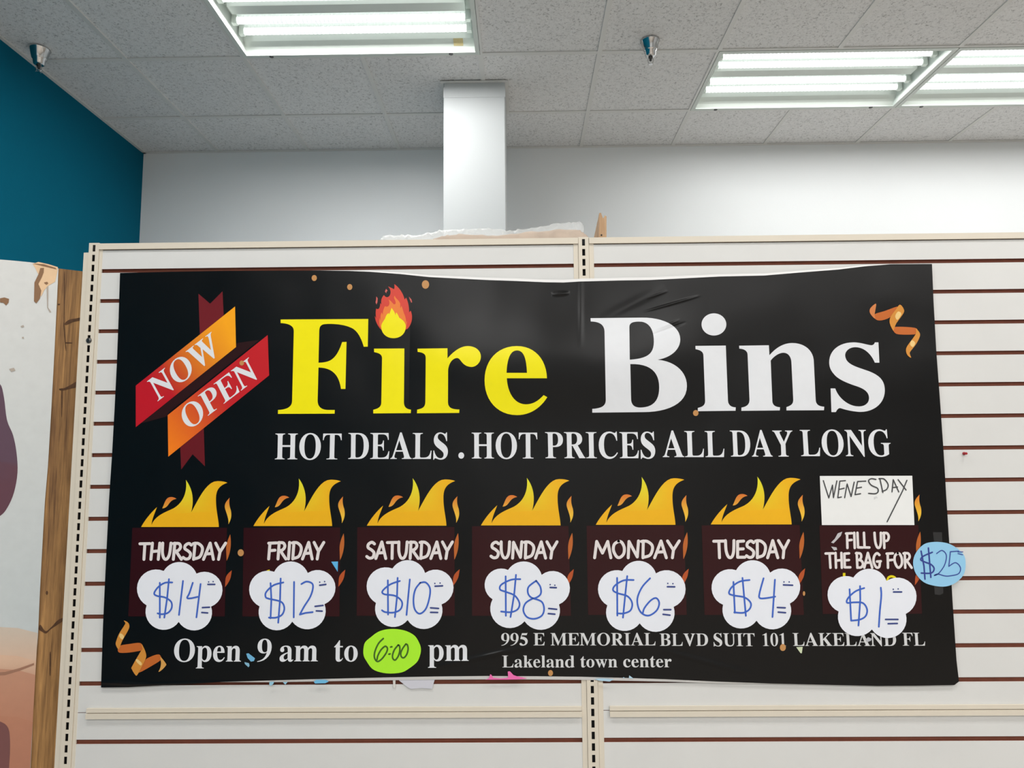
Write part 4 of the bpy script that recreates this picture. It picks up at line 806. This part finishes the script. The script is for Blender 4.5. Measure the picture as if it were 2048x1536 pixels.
# flame over the i
cE = crop(730, 560, 120/1536)
em = MB()
em.flat(path("M750,105 C850,170 960,300 1010,480 L1020,500 L1050,450 C1110,560 1130,700 1130,830 L1170,785 C1220,900 1230,1080 1100,1240 L1050,1270 L420,1280 C330,1180 270,1080 250,920 L285,980 C270,850 275,800 285,730 C330,770 390,740 390,590 L420,630 C400,520 430,440 485,385 C520,440 560,450 600,430 C670,380 680,250 590,165 C640,180 690,210 745,235 C760,190 755,150 750,105 Z", cE, 8), SO+.0004, lin((214, 66, 50)))
em.flat(path("M760,400 C780,480 860,500 900,600 C905,640 900,680 905,720 L935,660 C960,720 990,850 1020,900 C1050,1000 1060,1050 1040,1120 L1080,1040 L1050,1230 L420,1240 L380,1180 C350,1080 370,1020 375,970 L400,1050 C390,950 400,870 430,830 L455,890 C460,780 480,730 510,670 C600,720 660,620 605,500 C670,530 690,580 735,620 C800,640 800,560 750,480 C735,450 745,420 760,400 Z", cE, 8), SO+.0006, lin((236, 126, 52)))
em.flat(path("M680,715 C720,770 770,830 775,900 L800,830 C840,870 860,930 880,970 C980,1020 1045,1110 1045,1190 C1045,1380 900,1490 730,1490 C560,1490 415,1380 415,1190 C420,1090 500,1030 520,970 C540,900 570,860 610,845 L615,880 C650,820 660,760 680,715 Z", cE, 10), SO+.0008, YEL)
for lp in ([(290, 420), (325, 470), (320, 560), (295, 630), (270, 570), (285, 500)], [(1125, 425), (1190, 500), (1205, 570), (1185, 580), (1140, 480)], [(540, 225), (580, 275), (550, 300), (545, 340), (510, 295)]):
    em.flat([[cE(*p) for p in lp]], SO+.0005, lin((208, 96, 88)))
o = em.build('flame_emblem', M_PRINT, banner); o['label'] = 'red and yellow flame that dots the letter i'

# burning bins
k4 = 500/2048
cT, cS, cM, cW = crop(220, 930, k4), crop(700, 930, k4), crop(1150, 930, k4), crop(1540, 930, k4)
FL_MAIN = "M255,508 C285,450 340,385 385,345 C365,400 345,440 340,490 C370,410 470,380 520,355 C600,310 635,220 622,122 C680,200 690,290 665,388 C720,290 790,130 880,132 C920,132 945,138 962,145 C890,170 865,210 868,290 C868,370 890,450 892,508 Z"
FL_BIT = "M428,355 C450,310 455,262 500,262 C520,262 535,270 545,277 C500,285 490,310 470,335 C455,352 440,355 428,355 Z"
FL_R = "M980,268 C950,300 935,320 942,355 C955,400 975,440 970,485 C990,450 1000,420 990,370 C975,330 975,300 980,268 Z"
FL_D1 = "M985,568 C965,610 950,650 952,700 L955,785 C970,760 990,700 990,640 C990,610 988,590 985,568 Z"
FL_D2 = "M998,862 C970,885 945,905 945,950 L942,1000 C965,975 985,940 990,915 Z"
bins = [('THURSDAY', cT, [(183, 515), (958, 515), (940, 1240), (150, 1240)], (255, 892, 508, 386), (228, 948, 785, 628)),
        ('FRIDAY', cT, [(1095, 515), (1885, 512), (1880, 1240), (1085, 1240)], (1175, 1820, 500, 390), (1280, 1755, 782, 622)),
        ('SATURDAY', cS, [(60, 510), (855, 508), (858, 1235), (55, 1235)], (138, 790, 497, 389), (122, 845, 778, 618)),
        ('SUNDAY', cS, [(1000, 502), (1790, 500), (1810, 1235), (1000, 1235)], (1073, 1725, 495, 390), (1140, 1705, 775, 617)),
        ('MONDAY', cM, [(95, 498), (892, 495), (915, 1228), (108, 1228)], (170, 823, 490, 392), (145, 865, 772, 610)),
        ('TUESDAY', cM, [(1038, 495), (1840, 492), (1875, 1228), (1062, 1228)], (1112, 1775, 487, 392), (1133, 1765, 772, 607)),
        ('', cW, [(405, 495), (1215, 492), (1245, 1218), (432, 1220)], (480, 1135, 485, 392), None)]
for nm, c, q, (fx0, fx1, fb, fh), tx in bins:
    mb = MB()
    mb.flat([[c(*p) for p in q]], SO+.0004, lin((46, 5, 9)))
    bo = mb.build('printed_bin', M_PRINT, banner); bo['label'] = 'dark red printed bin with flames'
    sx, sy = (fx1-fx0)/637, fh/386
    f = lambda x, y, c=c, fx0=fx0, sx=sx, sy=sy, fb=fb: c(fx0+(x-255)*sx, fb+(y-508)*sy)
    t0 = c(fx0, fb-fh)[1]; t1 = c(fx0, fb)[1]
    fm = MB()
    tip = f(628, 150); gold = lambda px, py, tip=tip, t0=t0, t1=t1: mixc((226, 222, 48), (238, 178, 26), math.hypot((px-tip[0])*1.5, py-tip[1])/(t1-t0)*1.3)
    ora = lambda px, py, t0=t0, t1=t1: mixc((214, 112, 48), (240, 190, 60), (py-t0-(t1-t0)*.36)/(t1-t0)*2.4)
    if nm: MB().flat(path(FL_MAIN, f, 10), SO+.0006, gold).build('flame', M_PRINT, bo)['label'] = 'golden printed flame'
    for d_, cc in ((FL_BIT, ora), (FL_R, ora), (FL_D1, lin((186, 100, 44))), (FL_D2, lin((180, 82, 40)))):
        if nm or d_ != FL_BIT: MB().flat(path(d_, f), SO+.0006, cc).build('flame_lick', M_PRINT, bo)
    lt = MB(); WH2 = lin((228, 220, 218))
    if tx: brush(lt, nm, c, tx[0], tx[1], tx[2], tx[3], 5.9, SO+.0009, WH2)
    else:
        brush(lt, 'FILL UP', c, 618, 992, 690, 545, 5.0, SO+.0009, WH2); brush(lt, 'THE BAG FOR', c, 455, 1172, 852, 710, 5.0, SO+.0009, WH2)
        MB().flat([[c(*p) for p in [(597, 884), (618, 884), (618, 925), (597, 925)]]], SO+.0009, lin((226, 206, 20))).build('yellow_print', M_PRINT, bo)
        yl = MB(); stroke(yl, [c(*p) for p in [(962, 960), (968, 925), (995, 912), (1025, 925), (1030, 960)]], 4.5, SO+.0009, lin((226, 206, 20))); yl.build('yellow_print', M_PRINT, bo)
    if nm == 'FRIDAY': MB().flat([[c(*p) for p in [(1285, 862), (1308, 856), (1308, 890), (1280, 890)]]], SO+.0009, lin((226, 206, 20))).build('yellow_print', M_PRINT, bo)
    lt.build('lettering', M_PRINT, bo)

# streamers and confetti
cU, cV = crop(1440, 380, 608/2048), crop(180, 1230, 300/2048)
def streamer(c, parts, label):
    mb = MB()
    for k, (pts, col) in enumerate(parts): mb.flat([[c(*p) for p in smooth(pts, 3, True)]], SO+.0004+.0002*k, lin(col) if isinstance(col, tuple) else col)
    o = mb.build('streamer', M_PRINT, banner); o['label'] = label
OR1, GO1, HI = (196, 104, 44), (212, 142, 58), (236, 200, 130)
streamer(cU, [([(1040, 838), (1110, 815), (1195, 785), (1192, 805), (1150, 855), (1090, 878), (1050, 872)], OR1), ([(1050, 765), (1012, 798), (1012, 832), (1045, 868), (1042, 838), (1048, 800)], (210, 128, 72)),
              ([(1168, 925), (1240, 922), (1310, 928), (1330, 940), (1328, 962), (1310, 973), (1205, 973), (1172, 955)], OR1), ([(1212, 772), (1238, 802), (1235, 832), (1188, 898), (1172, 940), (1165, 945), (1143, 895), (1150, 852), (1185, 805)], GO1),
              ([(1200, 818), (1222, 835), (1196, 875), (1180, 850)], HI), ([(1320, 935), (1345, 962), (1345, 990), (1320, 1040), (1290, 1078), (1278, 1100), (1288, 1130), (1265, 1115), (1253, 1085), (1262, 1050), (1318, 972)], GO1), ([(1292, 1012), (1315, 1030), (1300, 1058), (1280, 1040)], HI)], 'orange printed streamer in the top right corner')
streamer(cV, [([(410, 418), (540, 395), (660, 380), (705, 395), (730, 440), (738, 482), (690, 488), (540, 512), (405, 515), (380, 470)], OR1), ([(755, 612), (850, 560), (930, 538), (962, 556), (968, 612), (850, 690), (668, 788), (700, 715)], OR1),
              ([(462, 75), (518, 102), (538, 150), (520, 210), (442, 350), (412, 425), (388, 468), (352, 405), (360, 350), (400, 250), (470, 140), (482, 108)], GO1), ([(418, 250), (465, 290), (440, 335), (398, 290)], HI),
              ([(700, 392), (742, 462), (768, 545), (758, 602), (720, 680), (650, 812), (620, 820), (570, 738), (575, 700), (690, 500), (716, 465)], GO1), ([(640, 600), (705, 655), (690, 690), (628, 630)], HI), ([(962, 572), (1036, 662), (1034, 692), (990, 742), (935, 778), (960, 720), (970, 650)], (216, 160, 84))], 'orange printed streamer in the bottom left corner')
mb = MB()
for x, y, rx, ry in ((628.5, 556, 5.2, 6), (699.5, 574, 5.2, 6), (851, 569, 7.3, 8.6), (483.5, 726, 4.6, 5), (1391.5, 826, 5.5, 6), (481.5, 1105.5, 6.2, 7), (1565.7, 1295, 6, 7), (1101, 1346, 5, 6), (1608, 1187, 2.4, 4.6)):
    MB().flat([ell(x, y, rx, ry, 20)], SO+.0013, lin((196, 142, 86))).build('confetti_dot', M_PRINT, banner)

# ------------------------------------------------------------------ paper cut-outs taped to the banner
def arc3(a, b, c, n=14):
    ax, ay = a; bx, by = b; cx, cy = c
    d = 2*(ax*(by-cy)+bx*(cy-ay)+cx*(ay-by))
    ux = ((ax*ax+ay*ay)*(by-cy)+(bx*bx+by*by)*(cy-ay)+(cx*cx+cy*cy)*(ay-by))/d
    uy = ((ax*ax+ay*ay)*(cx-bx)+(bx*bx+by*by)*(ax-cx)+(cx*cx+cy*cy)*(bx-ax))/d
    r = math.hypot(ax-ux, ay-uy); t0 = math.atan2(ay-uy, ax-ux); t1 = math.atan2(by-uy, bx-ux); t2 = math.atan2(cy-uy, cx-ux)
    if (t1-t0) % (2*math.pi) > (t2-t0) % (2*math.pi): sw = -((t0-t2) % (2*math.pi))
    else: sw = (t2-t0) % (2*math.pi)
    return [(ux+r*math.cos(t0+sw*k/n), uy+r*math.sin(t0+sw*k/n)) for k in range(n)]
INK = lin((56, 98, 194)); INKD = lin((52, 66, 130))
PO = SO+.0022
def cutout(c, arcs, strokes, small, label):
    N1, TP, N2, RR, N3, B1, N4, B2, N5, LL = arcs
    pts = arc3(N1, TP, N2)+arc3(N2, RR, N3)+arc3(N3, B1, N4)+arc3(N4, B2, N5)+arc3(N5, LL, N1)
    pts = [c(*p) for p in pts]
    mb = MB().flat([pts], PO, lin((232, 234, 241)), thick=.0008)
    o = mb.build('price_cutout', M_PAPER); tag(o, label, 'paper cutout', 'cloud shaped price cutouts on the banner')
    mb = MB()
    for s in strokes: stroke(mb, [c(*p) for p in s], 3.4, PO+.0004, INK, sm=len(s) > 3)
    for s in small:
        if len(s) == 1: mb.flat([[c(*p) for p in ell(s[0][0], s[0][1], 6, 6, 10)]], PO+.0004, INKD)
        else: stroke(mb, [c(*p) for p in s], 3.2, PO+.0004, INKD, sm=False)
    mb.build('handwriting', M_PAPER, o)
cutout(cT, [(440, 868), (578, 795), (708, 890), (918, 990), (828, 1160), (720, 1352), (563, 1285), (400, 1345), (300, 1150), (230, 960)],
       [[(408, 965), (408, 1250)], [(483, 935), (468, 1090), (445, 1250)], [(510, 962), (450, 965), (395, 1000), (362, 1050), (385, 1072), (450, 1085), (500, 1120), (505, 1170), (475, 1210), (425, 1222), (390, 1215)], [(598, 950), (565, 1228)], [(678, 965), (650, 1050), (632, 1088), (660, 1092), (718, 1080)], [(742, 975), (708, 1248)]],
       [[(808, 958)], [(845, 955)], [(802, 978), (858, 978)], [(757, 1168), (815, 1165)], [(752, 1208), (800, 1212)]], 'white cloud cutout with $14 in blue ink below THURSDAY')
cutout(cT, [(1345, 875), (1480, 790), (1620, 885), (1840, 960), (1757, 1140), (1650, 1342), (1493, 1283), (1340, 1352), (1225, 1158), (1145, 980)],
       [[(1315, 968), (1322, 1100), (1315, 1255)], [(1398, 930), (1393, 1100), (1378, 1292)], [(1420, 962), (1340, 985), (1280, 1040), (1275, 1080), (1300, 1095), (1400, 1120), (1428, 1170), (1410, 1225), (1360, 1250), (1302, 1250)], [(1508, 958), (1505, 1248)], [(1568, 975), (1610, 955), (1655, 970), (1662, 1010), (1640, 1080), (1590, 1160), (1555, 1225)], [(1555, 1225), (1600, 1212), (1660, 1205)]],
       [[(1718, 960)], [(1758, 955)], [(1718, 985), (1768, 978)], [(1680, 1158), (1745, 1150)], [(1690, 1195), (1738, 1197)]], 'white cloud cutout with $12 in blue ink below FRIDAY')
cutout(cS, [(348, 848), (490, 780), (615, 885), (848, 1000), (750, 1142), (620, 1343), (472, 1270), (330, 1325), (213, 1130), (140, 960)],
       [[(310, 945), (312, 1225)], [(390, 925), (385, 1080), (368, 1245)], [(408, 950), (330, 978), (268, 1030), (280, 1058), (370, 1072), (425, 1120), (415, 1180), (360, 1208), (290, 1205), (262, 1190)], [(490, 938), (463, 1228)], [(575, 965), (620, 962), (655, 1010), (650, 1090), (620, 1180), (570, 1218), (530, 1180), (520, 1100), (535, 1020), (575, 965)]],
       [[(695, 970)], [(738, 967)], [(697, 993), (758, 990)], [(660, 1170), (725, 1175)], [(660, 1207), (718, 1208)]], 'white cloud cutout with $10 in blue ink below SATURDAY')
cutout(cS, [(1295, 860), (1420, 790), (1570, 900), (1800, 990), (1712, 1142), (1590, 1348), (1430, 1280), (1290, 1335), (1168, 1100), (1110, 940)],
       [[(1275, 912), (1277, 1235)], [(1360, 900), (1345, 1060), (1315, 1245)], [(1395, 935), (1320, 940), (1240, 980), (1230, 1020), (1280, 1040), (1350, 1070), (1388, 1130), (1375, 1180), (1320, 1205), (1238, 1200)], [(1525, 948), (1560, 1000), (1560, 1060), (1505, 1092), (1462, 1060), (1462, 1000), (1525, 948)], [(1500, 1092), (1440, 1130), (1420, 1190), (1450, 1245), (1510, 1260), (1570, 1235), (1590, 1180), (1570, 1120), (1500, 1092)]],
       [[(1640, 980)], [(1678, 985)], [(1640, 1003), (1690, 1005)], [(1628, 1175), (1693, 1182)], [(1625, 1217), (1678, 1222)]], 'white cloud cutout with $8 in blue ink below SUNDAY')
cutout(cM, [(388, 868), (530, 785), (663, 888), (905, 1000), (808, 1162), (660, 1367), (530, 1297), (370, 1355), (265, 1150), (195, 970)],
       [[(345, 925), (347, 1233)], [(428, 910), (410, 1080), (393, 1250)], [(480, 942), (400, 945), (330, 985), (312, 1025), (350, 1050), (430, 1075), (468, 1130), (455, 1190), (400, 1215), (345, 1215)], [(615, 928), (550, 1000), (512, 1090), (520, 1170), (555, 1220), (610, 1232), (670, 1190), (690, 1130), (665, 1090), (620, 1110), (570, 1170), (555, 1215)]],
       [[(760, 970)], [(802, 972)], [(757, 997), (817, 998)], [(727, 1185), (785, 1185)], [(722, 1223), (778, 1230)]], 'white cloud cutout with $6 in blue ink below MONDAY')
cutout(cM, [(1320, 862), (1460, 780), (1598, 882), (1840, 960), (1760, 1135), (1640, 1345), (1487, 1275), (1340, 1338), (1213, 1145), (1125, 960)],
       [[(1298, 958), (1310, 1210)], [(1372, 925), (1400, 1235)], [(1430, 942), (1350, 955), (1285, 1000), (1262, 1050), (1300, 1068), (1390, 1085), (1440, 1130), (1430, 1180), (1380, 1210), (1305, 1207)], [(1545, 928), (1512, 1050), (1515, 1090), (1570, 1090), (1640, 1078)], [(1638, 940), (1618, 1245)]],
       [[(1712, 958)], [(1755, 958)], [(1708, 982), (1783, 985)], [(1658, 1167), (1722, 1170)], [(1665, 1205), (1725, 1210)]], 'white cloud cutout with $4 in blue ink below TUESDAY')
cutout(cW, [(683, 922), (810, 850), (955, 950), (1198, 1050), (1112, 1220), (960, 1418), (835, 1347), (690, 1400), (562, 1200), (480, 1010)],
       [[(652, 1018), (665, 1275)], [(738, 992), (740, 1100), (725, 1315)], [(772, 1008), (700, 1035), (640, 1090), (632, 1128), (690, 1125), (760, 1130), (795, 1180), (785, 1235), (740, 1265), (668, 1275)], [(908, 1005), (912, 1070), (900, 1200), (892, 1325)]],
       [[(1010, 1018)], [(1050, 1015)], [(1013, 1040), (1078, 1040)], [(947, 1265), (1048, 1265)], [(968, 1300), (1043, 1298)]], 'white cloud cutout with $1 in blue ink below FILL UP THE BAG FOR')
# blue round note
pts = [cW(*p) for p in smooth([(1345, 630), (1260, 650), (1195, 720), (1172, 800), (1195, 890), (1260, 960), (1350, 990), (1440, 995), (1520, 965), (1585, 900), (1603, 820), (1590, 740), (1530, 680), (1450, 640)], 4, True)]
o = MB().flat([pts], PO, lin((146, 200, 232)), thick=.0008).build('price_note', M_PAPER); tag(o, 'light blue round paper note with $25 overlapping the right edge of the banner', 'paper note')
mb = MB()
for s in ([(1238, 705), (1262, 830), (1270, 935)], [(1298, 680), (1318, 920)], [(1330, 715), (1260, 745), (1235, 775), (1270, 795), (1320, 815), (1345, 850), (1320, 885), (1240, 885)]):
    stroke(mb, [cW(*p) for p in s], 3.0, PO+.0004, lin((46, 60, 140)), sm=len(s) > 3)
for s in ([(1365, 725), (1410, 700), (1445, 740), (1430, 820), (1380, 890), (1345, 905), (1375, 893), (1430, 908), (1475, 908), (1545, 890), (1560, 840), (1520, 800), (1465, 830)], [(1465, 830), (1470, 790), (1478, 710), (1545, 705)]):
    stroke(mb, [cW(*p) for p in s], 2.0, PO+.0004, lin((52, 70, 150)), sm=len(s) > 4)
for s in ([(1540, 712), (1580, 712)], [(1540, 725), (1578, 735)]): stroke(mb, [cW(*p) for p in s], 1.8, PO+.0004, lin((52, 70, 150)), sm=False)
mb.build('handwriting', M_PAPER, o)
# green oval note
pts = [c7_(*p) for p in smooth([(660, 62), (540, 75), (430, 115), (330, 190), (240, 270), (212, 370), (215, 480), (260, 570), (350, 690), (480, 745), (640, 765), (820, 745), (930, 685), (1050, 590), (1100, 490), (1118, 380), (1090, 280), (1020, 170), (900, 100), (780, 70)], 3, True)]
o = MB().flat([pts], PO, lin((172, 240, 40)), thick=.0008).build('time_note', M_PAPER); tag(o, 'fluorescent green oval paper note with 6:00 between to and pm', 'paper note')
mb = MB(); GI = lin((58, 98, 20))
for s in ([(525, 212), (450, 290), (395, 410), (385, 510), (430, 575), (500, 535), (570, 440), (590, 370), (555, 335), (490, 390), (440, 480), (425, 545)], [(640, 347), (660, 342)], [(612, 460), (632, 455)], [(760, 315), (700, 390), (670, 480), (680, 535), (715, 550), (760, 490), (785, 400), (780, 330), (760, 315)], [(880, 300), (830, 370), (800, 440), (810, 500), (850, 515), (895, 460), (915, 380), (905, 315), (880, 300)]):
    stroke(mb, [c7_(*p) for p in s], 3.2, PO+.0004, GI, sm=len(s) > 3)
mb.build('handwriting', M_PAPER, o)
# white card
o = MB().flat([[cW(*p) for p in [(408, 90), (1165, 88), (1174, 290), (1183, 492), (425, 492), (416, 290)]]], PO, lin((234, 234, 232)), thick=.001).build('day_card', M_PAPER); tag(o, 'white card with WENESDAY handwritten in black on the banner', 'paper card')
mb = MB(); BI = lin((62, 62, 64))
for s in ([(437, 128), (482, 270), (512, 165), (520, 268), (548, 130)], [(618, 128), (572, 132), (556, 268), (585, 262)], [(565, 200), (608, 190)], [(612, 268), (632, 155), (665, 258), (690, 140)], [(785, 132), (718, 135), (697, 243), (742, 235)], [(708, 190), (750, 182)],
          [(900, 110), (925, 225)], [(1000, 220), (1010, 120), (1055, 220)], [(1005, 185), (1045, 180)], [(1050, 120), (1115, 205)], [(1122, 125), (1085, 215), (960, 465)]):
    stroke(mb, [cW(*p) for p in s], 2.3, PO+.0005, BI, sm=False)
for s in ([(868, 118), (830, 112), (808, 130), (830, 165), (880, 190), (885, 220), (860, 235), (808, 232)], [(893, 112), (935, 115), (968, 160), (955, 200), (920, 215)]):
    stroke(mb, [cW(*p) for p in s], 2.4, PO+.0005, BI)
mb.flat([[cW(*p) for p in [(850, 262), (872, 256), (884, 270), (868, 272), (855, 284)]]], PO+.0004, lin((212, 212, 212)))
mb.build('handwriting', M_PAPER, o)

# scraps
def scrap(name, loops, off, col, label, cat, mat=M_PAPER, thick=.0004):
    mb = MB()
    for lp in loops: mb.flat([lp], off, lin(col), thick=thick)
    return tag(mb.build(name, mat), label, cat)
cZ, cY = crop(440, 1320, 560/2048), crop(980, 1230, 480/2048)
SP = SO+.0018
scrap('paper_scrap', [[cT(*p) for p in [(1812, 792), (1868, 790), (1865, 875)]]], SP, (90, 176, 226), 'small blue triangular paper scrap stuck above the $12 cutout', 'paper scrap')
scrap('paper_scrap', [[c4_(*p) for p in [(832, 242), (855, 238), (922, 290), (910, 318), (880, 324), (845, 285)]]], SP, (110, 178, 216), 'blue paper scrap stuck between the words Open and 9', 'paper scrap')
scrap('paper_scrap', [[c4_(*p) for p in [(814, 328), (860, 340), (866, 365), (855, 382), (818, 348)]]], SP, (130, 180, 205), 'smaller blue paper scrap just below the one after Open', 'paper scrap')
scrap('paper_scrap', [[c6_(*p) for p in [(812, 197), (870, 194), (862, 252), (850, 250)]]], SP, (206, 216, 180), 'pale green triangular scrap under the L of LAKELAND', 'paper scrap')
scrap('tape_residue', [[cW(*p) for p in [(555, 560), (592, 546), (580, 580), (550, 612), (520, 642), (500, 635), (530, 605)]], [cW(*p) for p in [(500, 668), (545, 675), (550, 695), (525, 700)]]], SP, (190, 186, 188), 'white torn tape residue left of FILL UP', 'tape residue')
scrap('tape_residue', [[c6_(*p) for p in [(1430, 128), (1452, 108), (1485, 122), (1478, 140), (1446, 152)]]], SP, (182, 182, 188), 'white tape residue over LAKELAND below the $1 cutout', 'tape residue')
scrap('torn_paper', [[cZ(*p) for p in [(1300, 135), (1312, 152), (1335, 170), (1365, 195), (1395, 212), (1470, 206), (1552, 212), (1560, 180), (1572, 138)]]], .0028, (205, 204, 212), 'crumpled white paper scrap poking out below the banner hem', 'paper scrap', thick=.0012)
scrap('tape_strip', [[cZ(*p) for p in [(1264, 140), (1284, 140), (1282, 205), (1268, 206)]]], .0028, (215, 212, 205), 'narrow white tape tail beside the crumpled paper scrap', 'tape')
scrap('tape_piece', [[cZ(*p) for p in [(686, 158), (705, 145), (778, 146), (795, 158), (770, 170), (695, 172)]]], SP+.0012, (110, 186, 226), 'blue tape piece on the bottom hem under the word to', 'tape')
scrap('tape_piece', [[cZ(*p) for p in [(362, 160), (395, 158), (392, 172), (372, 190), (360, 180)]], [cZ(*p) for p in [(460, 163), (495, 160), (478, 180)]]], SP+.0012, (150, 200, 222), 'pale blue tape bits on the bottom hem left of the blue tape piece', 'tape')
scrap('tape_piece', [[cY(*p) for p in [(-8, 540), (2, 505), (12, 510), (28, 536), (90, 542), (155, 536), (152, 482), (170, 480), (200, 512), (230, 522), (318, 542), (240, 550), (150, 551), (-40, 552)]]], SP+.0012, (240, 110, 176), 'torn pink tape on the bottom hem under Lakeland', 'tape')
scrap('tape_piece', [[cY(*p) for p in [(890, 545), (960, 540), (1060, 548), (1020, 568), (985, 564), (930, 560)]], [cY(*p) for p in [(1130, 538), (1140, 530), (1155, 540), (1185, 540), (1188, 515), (1225, 542)]]], SP+.0012, (176, 208, 226), 'pale blue tape bits on the hem beside the middle post', 'tape')
for lp, lb in (([(1335, 552), (1408, 550), (1412, 640), (1345, 640)], 'clear tape strip above the blue $25 note'), ([(1345, 985), (1418, 990), (1420, 1050), (1390, 1066), (1350, 1060)], 'clear tape strip below the blue $25 note')):
    tag(MB().flat([[cW(*p) for p in lp]], SO+.0012, thick=.0003).build('clear_tape', M_TAPE), lb, 'tape')
